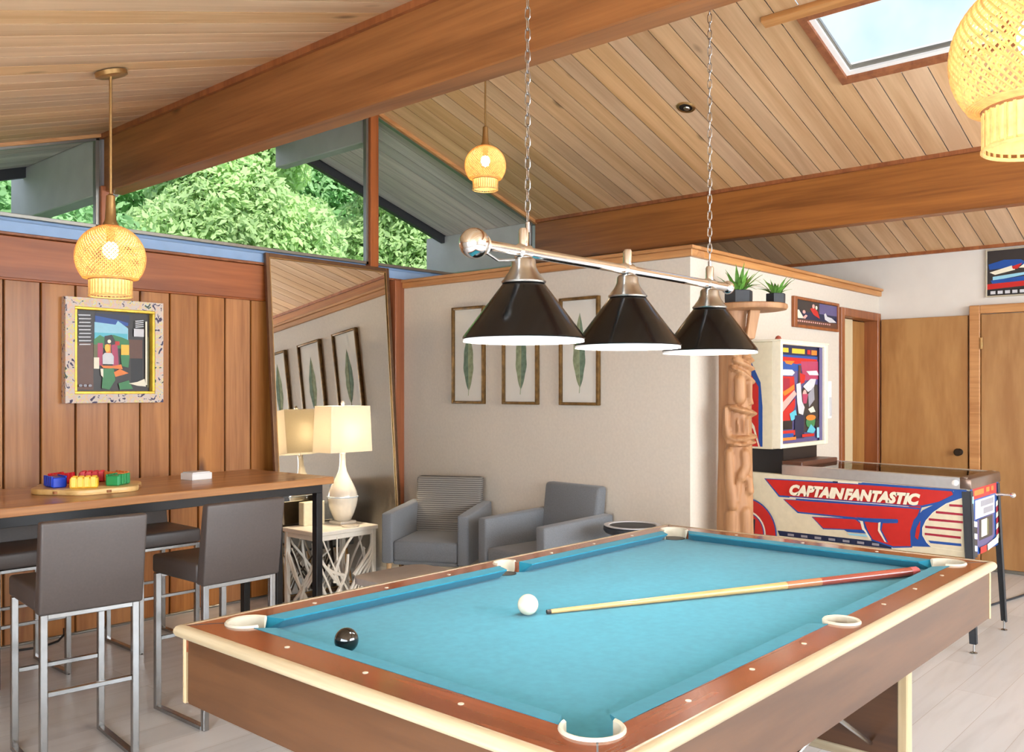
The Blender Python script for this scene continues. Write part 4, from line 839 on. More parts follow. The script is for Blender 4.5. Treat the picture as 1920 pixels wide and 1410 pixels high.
# ------------------------------------------------------------------ leaf prints
def leaf_print(yc, label, lk, h0, h1, curve):
    t = thing('leaf_print', label, 'framed print', (XP-0.001, yc, 1.652), 0, 'framed leaf prints on the white wall')
    W, Hh, f = 0.16, 0.348, 0.019
    b = B()
    for q in (rect(-W,-Hh,-W+f,Hh), rect(W-f,-Hh,W,Hh), rect(-W+f,-Hh,W-f,-Hh+f), rect(-W+f,Hh-f,W-f,Hh)): b.prism(q, 0, -0.032, 0.0)
    b.build('frame', MT['bambooframe'], t, bevel=0.004, seg=2)
    B().box(-0.010, -0.003, -W+f, W-f, -Hh+f, Hh-f).build('mount', MT['paper'], t)
    n = 22; L_, R_ = [], []
    for i in range(n+1):
        s = i/n; z = h0 + (h1-h0)*s; w = 0.052*(math.sin(math.pi*min(1, s*1.02))**0.8)*(1.15-0.45*s) ; w *= (1 + 0.06*math.sin(23*s)); cx = curve*math.sin(math.pi*s)*(1 if s < 0.5 else 0.8)
        L_.append((cx-w, z)); R_.append((cx+w, z))
    poly = L_ + R_[::-1]
    lb = B(); k = 0
    for i in range(n):
        x = -0.0112; lb.add([(x,L_[i][0],L_[i][1]),(x,(L_[i][0]+R_[i][0])/2,L_[i][1]),(x,(L_[i+1][0]+R_[i+1][0])/2,L_[i+1][1]),(x,L_[i+1][0],L_[i+1][1])], [(0,1,2,3)], 0)
        lb.add([(x,(L_[i][0]+R_[i][0])/2,L_[i][1]),(x,R_[i][0],R_[i][1]),(x,R_[i+1][0],R_[i+1][1]),(x,(L_[i+1][0]+R_[i+1][0])/2,L_[i+1][1])], [(0,1,2,3)], 1)
    lb.build('leaf', [MT[lk], MT['leafgreen2'] if lk == 'leafgreen' else MT['leafgreen']], t)
    B().tube([(-0.0115, 0.004, h0-0.035), (-0.0115, 0.0, h0+0.02), (-0.0115, curve*0.9, (h0+h1)/2), (-0.0115, 0, h1-0.02)], 0.0022, 6).build('midrib', plain('midrib_pale', srgb(170,176,140), 0.8), t)
    B().box(-0.0185, -0.0165, -W+f, W-f, -Hh+f, Hh-f).build('glass', MT['glass2'], t)
leaf_print(4.535, 'framed olive leaf print nearest the corner post', 'leafgreen', -0.255, 0.20, 0.004)
leaf_print(4.04, 'middle framed grey-green leaf print on the white wall', 'leafgreen2', -0.245, 0.22, -0.004)
leaf_print(3.535, 'framed tall dark leaf print nearest the pool table', 'leafgreen2', -0.235, 0.25, 0.006)

# ------------------------------------------------------------------ carved figure post with shelf and plants
TKX, TKY, TR_ = 4.86, 2.565, 0.122
tk = thing('carved_figure', 'carved wooden tiki figure post with a round shelf on top', 'statue', (TKX, TKY, 0), THETA)
# features (offset across in m, height) seen from the camera: polylines with half-width and relief
def tz(v): return EYE - (v-732)/1690*5.33
def so_(u): return (u-1372)*5.36/1690
feat = []
def ft(pts, w, h): feat.append(([(so_(u), tz(v)) for u, v in pts], w, h))
ft([(1357,690),(1380,700),(1404,716)], 0.016, 0.030); ft([(1360,676),(1385,684),(1405,692)], 0.016, 0.026); ft([(1385,668),(1405,676)], 0.014, 0.024); ft([(1345,660),(1362,668),(1378,676)], 0.014, 0.02)
ft([(1374,716),(1374,744)], 0.045, 0.026); ft([(1397,718),(1396,746),(1400,756)], 0.014, 0.026)
ft([(1354,763),(1375,768),(1406,775)], 0.017, 0.036); ft([(1346,764),(1347,800),(1350,818),(1362,823),(1406,818)], 0.017, 0.034); ft([(1343,770),(1343,815),(1350,829),(1370,832),(1406,828)], 0.014, 0.028)
ft([(1368,788),(1369,808)], 0.010, 0.012); ft([(1379,788),(1380,808)], 0.010, 0.012); ft([(1391,786),(1392,808)], 0.016, 0.016)
ft([(1350,848),(1352,900),(1358,945)], 0.030, 0.030); ft([(1385,850),(1388,872),(1376,890)], 0.036, 0.024); ft([(1391,896),(1394,918)], 0.026, 0.030); ft([(1370,900),(1366,935)], 0.022, 0.012)
ft([(1353,965),(1352,1010),(1350,1090)], 0.040, 0.022); ft([(1388,960),(1390,1010),(1390,1090)], 0.045, 0.024); ft([(1340,640),(1341,1150)], 0.02, -0.008)
NT, NZ = 96, 170
tv, tf = [], []
ztop = 1.70
for i in range(NZ+1):
    z = ztop*i/NZ
    for j in range(NT):
        th = 2*math.pi*j/NT; side = -math.cos(th)     # local -x faces the camera
        r = TR_*(0.90 + 0.05*math.sin(3*z)) - 0.012
        # across offset as seen from camera (right positive): camera right in local frame is -y
        s = TR_*1.0*(-math.sin(th)) if side > 0 else None
        add = 0.0
        if s is not None:
            for pl, w, h in feat:
                d = 1e9
                for (a0, b0), (a1, b1) in zip(pl[:-1], pl[1:]):
                    dx, dz = a1-a0, b1-b0; q = max(0, min(1, ((s-a0)*dx+(z-b0)*dz)/(dx*dx+dz*dz))); d = min(d, math.hypot(s-a0-q*dx, z-b0-q*dz))
                if d < w:
                    e = h*math.sqrt(1-(d/w)**2); add = max(add, e) if h > 0 else add+e
            add *= min(1.0, side*2.2)
        else:
            add = 0.004*math.sin(9*th+5*z)
        tv.append(((r+add)*math.cos(th), (r+add)*math.sin(th), z))
for i in range(NZ):
    for j in range(NT): tf.append((i*NT+j, i*NT+(j+1) % NT, (i+1)*NT+(j+1) % NT, (i+1)*NT+j))
tf.append(tuple(range(NT))[::-1]); tf.append(tuple(range(NZ*NT, NZ*NT+NT)))
B().add(tv, tf).build('carved_body', MT['tiki'], tk, smooth=True, ang=60)
B().lathe([(0.10,1.70),(0.075,1.73),(0.06,1.78),(0.068,1.868)], 28).build('headpiece', MT['tiki'], tk, smooth=True)
B().hexa([(-0.10,-0.09,1.70),(-0.05,-0.09,1.70),(-0.05,-0.04,1.70),(-0.10,-0.04,1.70)], [(-0.11,-0.12,1.868),(-0.05,-0.12,1.868),(-0.05,-0.06,1.868),(-0.11,-0.06,1.868)]).build('shelf_bracket', MT['tiki'], tk, bevel=0.004)
# round shelf, offset towards the right of the post
shc = (-0.02, -0.075)
B().lathe([(0.19,1.868),(0.215,1.872),(0.222,1.885),(0.22,1.90),(0.21,1.905),(0.001,1.905)], 48, (shc[0], shc[1], 0)).build('shelf', MT['tiki'], tk, smooth=True)
def leaf_blade(L_, w, bend):
    b = B(); n = 7; vs = []
    for i in range(n+1):
        s = i/n; ww = w*(math.sin(math.pi*(0.15+0.85*s))**0.7)*(1-s**3); x = bend*s*s*L_; z = L_*s*(1-0.35*bend*s)
        vs += [(x, -ww, z), (x-0.002-ww*0.2, 0, z), (x, ww, z)]
    fs = []
    for i in range(n):
        for j in range(2): fs.append((i*3+j, i*3+j+1, (i+1)*3+j+1, (i+1)*3+j))
    return b.add(vs, fs).mesh('leaf', MT['plantleaf'], smooth=True, ang=80)
BL = [leaf_blade(0.17, 0.014, 0.25), leaf_blade(0.14, 0.014, 0.7), leaf_blade(0.10, 0.013, 0.5)]
def plant(loc, label, pr, ph, n, sc_, seed):
    p = thing('potted_succulent', label, 'potted plant', loc, R(15), 'potted succulents on the round shelf')
    B().lathe([(pr*0.92,0),(pr*0.98,0.004),(pr,ph*0.5),(pr,ph-0.004),(pr*0.97,ph),(pr*0.90,ph),(pr*0.88,ph-0.012)], 6).build('pot', MT['pot'], p)
    B().lathe([(pr*0.86,ph-0.014),(0.001,ph-0.008)], 12, caps=False).build('soil', MT['soil'], p)
    g = random.Random(seed)
    for i in range(n):
        a = i*2.4 + g.uniform(-0.3, 0.3); tilt = R(g.uniform(3, 36)); o = obj('leaf', BL[i % 3], p, (0.3*pr*math.cos(a), 0.3*pr*math.sin(a), ph-0.012), (0, tilt, a)); s = sc_*g.uniform(0.75, 1.1); o.scale = (s, s, s)
cth, sth = math.cos(THETA), math.sin(THETA)
def on_shelf(dx, dy): lx, ly = shc[0]+dx, shc[1]+dy; return (TKX + lx*cth - ly*sth, TKY + lx*sth + ly*cth, 1.905)
plant(on_shelf(0.0, 0.06), 'larger spiky green plant in a charcoal pot on the round shelf', 0.084, 0.082, 42, 1.05, 1)
plant(on_shelf(-0.03, -0.15), 'smaller trailing green plant in a charcoal pot at the shelf edge', 0.058, 0.062, 28, 0.85, 2)

# ------------------------------------------------------------------ pinball machine
CX0, CX1, CY0, CY1 = 5.24, 5.82, 1.385, 2.69
pin = thing('pinball_machine', 'white pinball machine with red and blue side art and lit backbox', 'pinball machine', ((CX0+CX1)/2, 2.04, 0))
ox, oy = pin.location.x, pin.location.y
x0, x1, y0, y1 = CX0-ox, CX1-ox, CY0-oy, CY1-oy
b = B(); b.hexa([(x0,y0,0.50),(x1,y0,0.50),(x1,y1,0.495),(x0,y1,0.495)], [(x0,y0,0.866),(x1,y0,0.866),(x1,y1,0.888),(x0,y1,0.888)])
b.build('cabinet', MT['p_white'], pin, bevel=0.003)
# metal side rails, lock bar, glass
for xs in ((x0-0.006, x0+0.022), (x1-0.022, x1+0.006)):
    B().hexa([(xs[0],y0+0.012,0.864),(xs[1],y0+0.012,0.864),(xs[1],y1-0.24,0.882),(xs[0],y1-0.24,0.882)], [(xs[0],y0+0.012,0.930),(xs[1],y0+0.012,0.930),(xs[1],y1-0.24,0.944),(xs[0],y1-0.24,0.944)]).build('side_rail', plain('rail_stainless', (0.72,0.72,0.72,1), 0.3, 0.9, vary=0.04), pin, bevel=0.003)
B().hexa([(x0-0.008,y0-0.012,0.868),(x1+0.008,y0-0.012,0.868),(x1+0.008,y0+0.05,0.868),(x0-0.008,y0+0.05,0.868)], [(x0-0.008,y0-0.008,0.925),(x1+0.008,y0-0.008,0.925),(x1+0.008,y0+0.05,0.933),(x0-0.008,y0+0.05,0.933)]).build('lock_bar', plain('brown_steel', srgb(132,112,100), 0.28, 0.8), pin, bevel=0.006, seg=2)
B().hexa([(x0+0.022,y0+0.05,0.922),(x1-0.022,y0+0.05,0.922),(x1-0.022,y1-0.24,0.938),(x0+0.022,y1-0.24,0.938)], [(x0+0.022,y0+0.05,0.926),(x1-0.022,y0+0.05,0.926),(x1-0.022,y1-0.24,0.942),(x0+0.022,y1-0.24,0.942)]).build('playfield_glass', glass_mat('table_glass', refl=0.16), pin)
pf = B().hexa([(x0+0.03,y0+0.05,0.84),(x1-0.03,y0+0.05,0.84),(x1-0.03,y1-0.25,0.868),(x0+0.03,y1-0.25,0.868)], [(x0+0.03,y0+0.05,0.868),(x1-0.03,y0+0.05,0.868),(x1-0.03,y1-0.25,0.893),(x0+0.03,y1-0.25,0.893)]).build('playfield', speckle('playfield_art', [(0.0, srgb(120,110,150)), (0.4, srgb(216,208,200)), (0.55, srgb(200,80,70)), (0.62, srgb(230,200,110)), (0.68, srgb(90,110,160))], 9), pin)
for (bx, by, rr_, col) in ((-0.1,0.2,0.03,'p_red'),(0.1,0.22,0.03,'p_cream'),(0.0,0.36,0.03,'p_blue'),(-0.15,0.0,0.018,'p_cream'),(0.15,-0.05,0.018,'p_cream'),(-0.02,-0.15,0.018,'p_yellow')):
    B().lathe([(rr_,0.88),(rr_,0.91),(rr_*0.6,0.916)], 18, (bx, by-0.05, 0)).build('bumper', MT[col], pf, smooth=True)
# backbox with art glass
bx0, bx1, by0, by1 = 5.165-ox, 5.868-ox, 2.43-oy, 2.70-oy
B().box(x0+0.04, x1-0.04, by0+0.03, by1-0.01, 0.885, 1.04).build('neck', MT['p_black'], pin)
B().box(x0+0.02, x1-0.02, by0-0.10, by0+0.03, 0.885, 0.965).build('neck_apron', MT['p_brown'], pin, bevel=0.004)
B().box(bx0, bx1, by0+0.045, by1, 1.04, 1.70).build('backbox', MT['p_white'], pin, bevel=0.004)
fr_ = B(); fwd = 0.026
for q in (rect(bx0,1.045,bx0+fwd,1.705), rect(bx1-0.05,1.045,bx1,1.705), rect(bx0+fwd,1.045,bx1-0.05,1.072), rect(bx0+fwd,1.682,bx1-0.05,1.705)): fr_.prism(q, 1, by0-0.01, by0+0.05)
fr_.build('backbox_frame', MT['p_cream'], pin, bevel=0.004)
B().box(bx0-0.012, bx1+0.012, by0-0.014, by1, 1.70, 1.712).build('backbox_top', MT['p_cream'], pin, bevel=0.003)
gx0, gx1, gz0, gz1 = bx0+fwd, bx1-0.05, 1.072, 1.682
def gg(poly): return [(gx0+(gx1-gx0)*u, gz1-(gz1-gz0)*v) for u, v in poly]
art = [('p_purple', rect(0,0,1,1)), ('p_navy', rect(0,0,0.92,0.10)), ('p_yellow', rect(0.02,0.03,0.22,0.075)), ('p_yellow', rect(0.30,0.03,0.60,0.08)), ('p_red', rect(0.66,0.035,0.74,0.08)), ('p_orange', rect(0.76,0.035,0.9,0.085)),
    ('p_blue', rect(0,0.10,0.9,0.26)), ('p_red', [(0,0.12),(0.9,0.13),(0.9,0.15),(0.4,0.19),(0,0.16)]), ('p_orange', [(0.12,0.16),(0.36,0.16),(0.28,0.20),(0.16,0.19)]), ('p_magenta', [(0.5,0.16),(0.92,0.15),(0.95,0.34),(0.55,0.36)]),
    ('p_lgrey', [(0,0.25),(0.30,0.25),(0.36,0.28),(0.30,0.31),(0,0.31)]), ('p_red', [(0,0.32),(0.34,0.32),(0.36,0.46),(0.2,0.62),(0,0.68)]), ('p_maroon', rect(0.06,0.34,0.24,0.46)), ('p_orange', [(0.08,0.48),(0.34,0.40),(0.34,0.45),(0.12,0.52)]), ('p_pink', [(0,0.62),(0.34,0.46),(0.40,0.50),(0.06,0.69),(0,0.70)]),
    ('p_red', [(0,0.72),(0.36,0.54),(0.36,0.62),(0.24,0.78),(0,0.80)]), ('p_brown', rect(0.44,0.2,0.5,0.46)), ('p_red', [(0.47,0.28),(0.60,0.30),(0.58,0.38),(0.48,0.40)]), ('p_lgrey', [(0.62,0.26),(0.88,0.25),(0.94,0.30),(0.70,0.30)]), ('p_dgrey', [(0.40,0.52),(0.62,0.40),(0.90,0.40),(0.94,0.74),(0.70,0.90),(0.42,0.9)]),
    ('p_lgrey', [(0.38,0.40),(0.48,0.38),(0.52,0.58),(0.58,0.64),(0.54,0.72),(0.44,0.70),(0.40,0.58)]), ('p_lgrey', [(0.54,0.42),(0.72,0.34),(0.86,0.34),(0.80,0.44),(0.66,0.48)]), ('p_pink', ell(0.58,0.51,0.05,0.055)), ('p_magenta', [(0.52,0.50),(0.66,0.50),(0.62,0.60),(0.54,0.60)]), ('p_grey', [(0.66,0.50),(0.80,0.42),(0.82,0.56),(0.68,0.64)]),
    ('p_cream', [(0.66,0.66),(0.78,0.63),(0.84,0.69),(0.72,0.70)]), ('p_teal', [(0.22,0.70),(0.36,0.66),(0.40,0.74),(0.26,0.78)]), ('p_navy', rect(0.34,0.72,0.56,0.96)), ('p_black', rect(0.0,0.77,0.28,0.86)), ('p_green', ell(0.72,0.80,0.12,0.06)), ('p_orange', ell(0.72,0.75,0.12,0.03)), ('p_teal', [(0.62,0.90),(0.72,0.82),(0.84,0.88),(0.78,0.92)]), ('p_black', ell(0.88,0.82,0.06,0.05)),
    ('p_red', rect(0.0,0.87,0.34,0.92)), ('p_blue', rect(0.0,0.90,0.30,0.94)), ('p_orange', rect(0.04,0.94,0.36,0.97)), ('p_red', rect(0.5,0.92,0.8,0.95)), ('p_purple', rect(0.92,0,1,1)), ('p_sky', rect(0.86,0.86,0.92,0.97))]
B().box(gx0, gx1, by0+0.02, by0+0.04, gz0, gz1).build('backglass', MT['p_navy'], pin)
print_panel('backglass_art', pin, [(k, gg(p)) for k, p in art], lambda u, v, d: (u, by0+0.0195-d, v), 0, 0.0003)
# side decals of the backbox: (fraction back from front edge, height)
def sb(poly): return [(by0+0.05+(by1-by0-0.05)*u, 1.04+0.66*v) for u, v in poly]
sbl = [('p_blue', sb([(0.28,0.02),(1,0.02),(1,0.78),(0.66,0.84),(0.34,0.62),(0.28,0.4)])), ('p_red', sb([(0.40,0.02),(0.64,0.02),(0.64,0.70),(0.40,0.58)])), ('p_cream', sb([(0.80,0.4),(0.83,0.4),(0.83,0.8),(0.80,0.8)])), ('p_red', sb([(0.84,0.02),(1,0.02),(1,0.78),(0.84,0.76)])), ('p_red', sb([(0.34,0.02),(1,0.02),(1,0.34),(0.8,0.32),(0.5,0.18)])), ('p_cream', sb([(0.36,0.02),(0.40,0.02),(0.56,0.18),(0.84,0.32),(1,0.34),(1,0.36),(0.8,0.345),(0.52,0.21)]))]
print_panel('backbox_side_art', pin, sbl, lambda u, v, d: (bx0-0.0008-d, u, v), 0, 0.0003)
# cabinet side art, (y, z) in the room
def offs(poly, e):
    n = len(poly); A = sum(poly[i][0]*poly[(i+1) % n][1]-poly[(i+1) % n][0]*poly[i][1] for i in range(n)); sg = 1 if A > 0 else -1; out = []
    for i in range(n):
        p, q, r = Vector(poly[i-1]), Vector(poly[i]), Vector(poly[(i+1) % n]); a = (q-p).normalized(); c = (r-q).normalized(); nn = Vector((a.y+c.y, -a.x-c.x))*sg
        nn = nn.normalized() if nn.length > 1e-6 else Vector((0,0)); out.append((q.x+nn.x*e*1.2, q.y+nn.y*e*1.2))
    return out
banner = [(2.557,0.848),(1.898,0.854),(1.477,0.852),(1.468,0.835),(1.543,0.79),(1.645,0.757),(1.898,0.757),(2.466,0.754)]
fus = [(2.434,0.730),(1.898,0.737),(1.635,0.757),(1.655,0.70),(1.677,0.667),(1.69,0.602),(1.688,0.53),(1.784,0.519),(1.90,0.545),(1.93,0.60),(1.949,0.651),(2.011,0.662),(2.346,0.664)]
stripe3 = [(2.254,0.639),(2.0,0.65),(1.954,0.62),(1.954,0.595),(2.188,0.58)]
intake = [(1.392,0.833),(1.502,0.781),(1.57,0.727),(1.607,0.679),(1.624,0.638),(1.624,0.599),(1.603,0.562),(1.579,0.54),(1.416,0.532),(1.427,0.591),(1.416,0.712),(1.399,0.785)]
blueband = [(1.465,0.859),(1.392,0.862),(1.392,0.833),(1.502,0.781),(1.57,0.727),(1.607,0.679),(1.624,0.638),(1.624,0.599),(1.603,0.562),(1.579,0.539),(1.688,0.53),(1.692,0.611),(1.673,0.678),(1.626,0.736),(1.533,0.793),(1.465,0.832)]
side = [('p_navy', [(2.478,0.536),(1.898,0.536),(1.794,0.52),(1.794,0.502),(2.011,0.502),(2.466,0.505)]), ('p_blue', offs(banner, 0.009)), ('p_red', banner), ('p_blue', offs(fus, 0.008)), ('p_blue', offs(stripe3, 0.006)), ('p_red', stripe3), ('p_red', fus),
    ('p_cream', [(2.40,0.7485),(1.9,0.752),(1.70,0.752),(1.70,0.749),(1.9,0.7485),(2.40,0.744)]), ('p_blue', [(2.36,0.744),(1.9,0.7475),(1.64,0.748),(1.64,0.740),(1.9,0.739),(2.36,0.736)]), ('p_blue', blueband), ('p_cream', offs(intake, 0.003)), ('p_white', intake)]
for pts_ in ([(1.488,0.782),(1.403,0.784),(1.403,0.771),(1.488,0.77)], [(1.556,0.739),(1.413,0.737),(1.413,0.725),(1.556,0.726)], [(1.593,0.696),(1.418,0.696),(1.418,0.684),(1.593,0.683)], [(1.612,0.653),(1.425,0.652),(1.425,0.64),(1.612,0.64)], [(1.614,0.613),(1.429,0.612),(1.429,0.599),(1.614,0.601)]): side.append(('p_maroon', pts_))
side += [('p_blue', [(1.596,0.573),(1.427,0.574),(1.426,0.56),(1.584,0.559)]), ('p_red', [(1.637,0.678),(1.658,0.635),(1.666,0.584),(1.650,0.569),(1.640,0.617)]),
    ('p_blue', [(2.0,0.664),(1.934,0.664),(1.76,0.674),(1.755,0.663),(1.76,0.652),(1.843,0.644),(1.949,0.643),(1.959,0.65)]), ('p_cream', [(1.97,0.642),(1.954,0.646),(1.944,0.605),(1.906,0.546),(1.919,0.544),(1.959,0.599)]), ('p_blue', [(1.954,0.646),(1.947,0.646),(1.938,0.605),(1.900,0.546),(1.906,0.546),(1.944,0.605)]),
    ('p_cream', [(1.866,0.644),(1.853,0.65),(1.856,0.604),(1.821,0.537),(1.831,0.539),(1.868,0.598)]), ('p_blue', [(1.853,0.65),(1.84,0.65),(1.848,0.604),(1.810,0.537),(1.821,0.537),(1.856,0.604)]), ('p_blue', [(2.063,0.583),(1.949,0.592),(1.935,0.575),(2.045,0.573)]), ('p_sky', [(2.045,0.566),(1.935,0.57),(1.925,0.556),(2.03,0.556)]),
    ('p_cream', [(2.10,0.866),(1.98,0.868),(1.98,0.858),(2.10,0.857)]), ('p_navy', [(2.13,0.864),(2.10,0.864),(2.10,0.857),(2.13,0.856)]), ('p_blue', [(1.96,0.868),(1.40,0.864),(1.40,0.856),(1.96,0.859)])]
cc = (2.686, 0.502)
def disc(r): return [(cc[0]-r*math.cos(R(90*i/14)), cc[1]+r*1.08*math.sin(R(90*i/14))) for i in range(15)] + [(cc[0], cc[1])]
side += [('p_blue', disc(0.205)), ('p_red', disc(0.197)), ('p_cream', disc(0.132)), ('p_blue', disc(0.122)), ('p_red', disc(0.116))]
for i in range(7): side.append(('p_grey', [(2.41-0.085*i,0.526),(2.37-0.085*i,0.526),(2.37-0.085*i,0.512),(2.41-0.085*i,0.512)]))
print_panel('side_art', pin, [(k, p) for k, p in side], lambda u, v, d: (x0-0.0008-d, u-oy, v), 0, 0.0002)
# lettering
def lettering(text, size, shear, mat, name, parent, mtx, bold=0.0):
    cu_ = bpy.data.curves.new(name, 'FONT'); cu_.body = text; cu_.size = size; cu_.shear = shear; cu_.extrude = 0.0004; cu_.offset = bold; cu_.align_x = 'CENTER'; cu_.space_character = 0.98; cu_.space_word = 0.55; cu_.resolution_u = 3
    t = bpy.data.objects.new('tmp', cu_); C.objects.link(t); bpy.context.view_layer.update()
    me = bpy.data.meshes.new_from_object(t.evaluated_get(bpy.context.evaluated_depsgraph_get())); bpy.data.objects.remove(t); bpy.data.curves.remove(cu_)
    me.name = name; me.materials.clear(); me.materials.append(mat)
    o = obj(name, me, parent); o.matrix_local = mtx; return o
me_w = None
mtx = Matrix(((0,0,-1,x0-0.012),(-1,0,0,2.027-oy),(0,1,0,0.7665),(0,0,0,1)))
tx = lettering('CAPTAIN FANTASTIC', 0.1, 0.28, MT['p_cream'], 'lettering', pin, mtx, 0.0065)
wid = max(v.co.x for v in tx.data.vertices) - min(v.co.x for v in tx.data.vertices); hgt = max(v.co.y for v in tx.data.vertices)
for v in tx.data.vertices: v.co.x *= 0.762/wid; v.co.y *= 0.062/hgt
# front panel: coin door, strip, plate, edge stripes
def fp(poly): return [(x0+(x1-x0)*u, 0.866-0.366*v) for u, v in poly]
fl_ = [('p_blue', fp(rect(0.0,0,1,1))), ('p_red', fp(rect(0.08,0.0,0.92,0.16))), ('p_orange', fp(rect(0.14,0.03,0.46,0.11))), ('p_orange', fp(rect(0.54,0.03,0.66,0.1))), ('p_orange', fp(rect(0.72,0.03,0.8,0.1))), ('p_lgrey', fp(rect(0.16,0.18,0.84,0.46))), ('p_grey', fp(rect(0.34,0.21,0.8,0.30))), ('p_grey', fp(rect(0.44,0.33,0.78,0.42))), ('p_purple', fp([(0.22,0.48),(0.80,0.46),(0.84,0.80),(0.64,0.96),(0.36,0.96),(0.2,0.84)])), ('p_dgrey', fp(rect(0.28,0.48,0.76,0.80))), ('p_cream', fp(rect(0.36,0.50,0.56,0.76))), ('p_olive', fp(rect(0.56,0.52,0.62,0.76)))]
for i in range(7): fl_.append(('p_cream' if i % 2 == 0 else 'p_maroon', fp([(0.88,0.30+0.09*i),(1.0,0.26+0.09*i),(1.0,0.34+0.09*i),(0.88,0.38+0.09*i)])))
for i in range(6): fl_.append(('p_cream' if i % 2 == 0 else 'p_dgrey', fp([(0.05,0.46+0.09*i),(0.2,0.50+0.09*i),(0.2,0.58+0.09*i),(0.05,0.54+0.09*i)])))
fl_ += [('p_red', fp(rect(0.30,0.90,0.52,1.0))), ('p_cream', fp([(0.54,0.9),(0.94,0.84),(0.94,0.95),(0.56,1.0)])), ('p_sky', fp(rect(0.02,0.1,0.07,0.5)))]
print_panel('front_art', pin, fl_, lambda u, v, d: (u, y0-0.0008-d, v), 0, 0.0003)
B().tube([(x1-0.06,y0,0.80),(x1-0.06,y0-0.05,0.80),(x1-0.06,y0-0.085,0.80)], [0.012,0.007,0.007], 12).build('plunger', MT['chrome'], pin, smooth=True)
B().sphere(0.016, (x1-0.06,y0-0.09,0.80), 16, 10).build('plunger_knob', MT['chrome'], pin, smooth=True)
B().lathe([(0.016,0),(0.016,0.012),(0.010,0.016)], 16).build('flipper_button', MT['shadewhite'], pin, (x0-0.007, y0+0.07, 0.90), (0, R(-90), 0), smooth=True)
# legs: angle-iron splayed black legs with levellers
def pleg(sx, sy):
    X = x0 if sx < 0 else x1; Y = y0 if sy < 0 else y1-0.03
    dx, dy = sx*0.035, sy*0.04; w = 0.045
    top = (X + sx*0.006, Y + sy*0.006, 0.86 if sy < 0 else 0.86); bot = (X + dx, Y + dy, 0.05)
    b = B()
    def pl(ax):
        q0 = [(0,0),( -sx*w,0),(-sx*w,-sy*0.004),(0,-sy*0.004)] if ax else [(0,0),(0,-sy*w),(-sx*0.004,-sy*w),(-sx*0.004,0)]
        lo = [(bot[0]+p[0]*0.75, bot[1]+p[1]*0.75, bot[2]) for p in q0]; hi = [(top[0]+p[0], top[1]+p[1], 0.62 if sy > 0 else top[2]) for p in q0]
        b.hexa(lo, hi)
    pl(True); pl(False); lg = b.build('leg', MT['pot'], pin)
    B().lathe([(0.016,0.0),(0.018,0.004),(0.006,0.010),(0.005,0.06)], 14, (bot[0]-sx*0.014, bot[1]-sy*0.014, 0)).build('leveller', MT['steel'], lg, smooth=True)
for sx in (-1, 1):
    for sy in (-1, 1): pleg(sx, sy)
tag(B().lathe([(0.02,0),(0.022,0.012),(0.015,0.03),(0.004,0.036)], 14).build('red_trinket', plain('terracotta_trinket', srgb(170,80,60), 0.6), None, (5.40, 2.55, 1.712), smooth=True), 'tiny terracotta trinket on top of the pinball backbox', 'ornament')
tag(B().tube([(5.9,1.95,0.008),(6.3,1.6,0.008),(6.8,1.5,0.008),(7.3,1.42,0.008),(7.6,1.2,0.008)], 0.007, 8).build('floor_cable', MT['pot'], None, smooth=True), 'dark cable running over the floor behind the pinball machine', 'cable')

# ------------------------------------------------------------------ posters, switch
ps = thing('framed_poster', 'small dark framed poster on the white partition above the pinball machine', 'poster', (6.385, YC-0.001, 1.952))
W2, H2, f2 = 0.395, 0.108, 0.02
b = B()
for q in (rect(-W2,-H2,-W2+0.05,H2), rect(W2-f2,-H2,W2,H2), rect(-W2+0.05,-H2,W2-f2,-H2+f2), rect(-W2+0.05,H2-f2,W2-f2,H2)): b.prism(q, 1, -0.025, 0)
b.build('frame', MT['casing'], ps, bevel=0.003)
def pp(poly): return [(-W2+0.05+(2*W2-0.05-f2)*u, H2-f2-(2*H2-2*f2)*v) for u, v in poly]
pl_ = [('p_dgrey', pp(rect(0,0,1,1))), ('p_purple', pp(rect(0.55,0.02,1,0.6))), ('p_navy', pp(rect(0.0,0.45,1,0.78))), ('p_cream', pp([(0.0,0.42),(0.06,0.40),(0.12,0.56),(0.18,0.72),(0.04,0.74)])), ('p_pink', pp(ell(0.18,0.46,0.035,0.07))), ('p_pink', pp([(0.14,0.7),(0.22,0.56),(0.26,0.6),(0.2,0.74)])), ('p_red', pp([(0.32,0.30),(0.40,0.22),(0.50,0.36),(0.56,0.66),(0.40,0.52)])), ('p_pink', pp(ell(0.40,0.18,0.03,0.09))), ('p_cream', pp(ell(0.47,0.22,0.025,0.08))), ('p_lgrey', pp([(0.66,0.44),(0.70,0.38),(0.74,0.52),(0.86,0.56),(0.98,0.72),(0.80,0.76),(0.68,0.66)])), ('p_brown', pp(rect(0,0.76,1,1)))]
for i in range(16): pl_.append(('p_pink', pp(rect(0.02+0.05*i,0.82,0.05+0.05*i,0.88))))
B().box(-W2+0.05, W2-f2, -0.012, -0.004, -H2+f2, H2-f2).build('backing', MT['p_dgrey'], ps)
print_panel('picture', ps, pl_, lambda u, v, d: (u, -0.0125-d, v), 0, 0.0003)
p2 = thing('wall_poster', 'bold red, white and blue poster high on the right wall above the door', 'poster', (XR-0.001, 1.55, 2.305))
W3, H3, f3 = 0.365, 0.185, 0.012
b = B()
for q in (rect(-W3,-H3,-W3+f3,H3), rect(W3-f3,-H3,W3,H3), rect(-W3+f3,-H3,W3-f3,-H3+f3), rect(-W3+f3,H3-f3,W3-f3,H3)): b.prism(q, 0, -0.02, 0)
b.build('frame', plain('champagne_frame', srgb(190,180,158), 0.4, 0.3), p2, bevel=0.002)
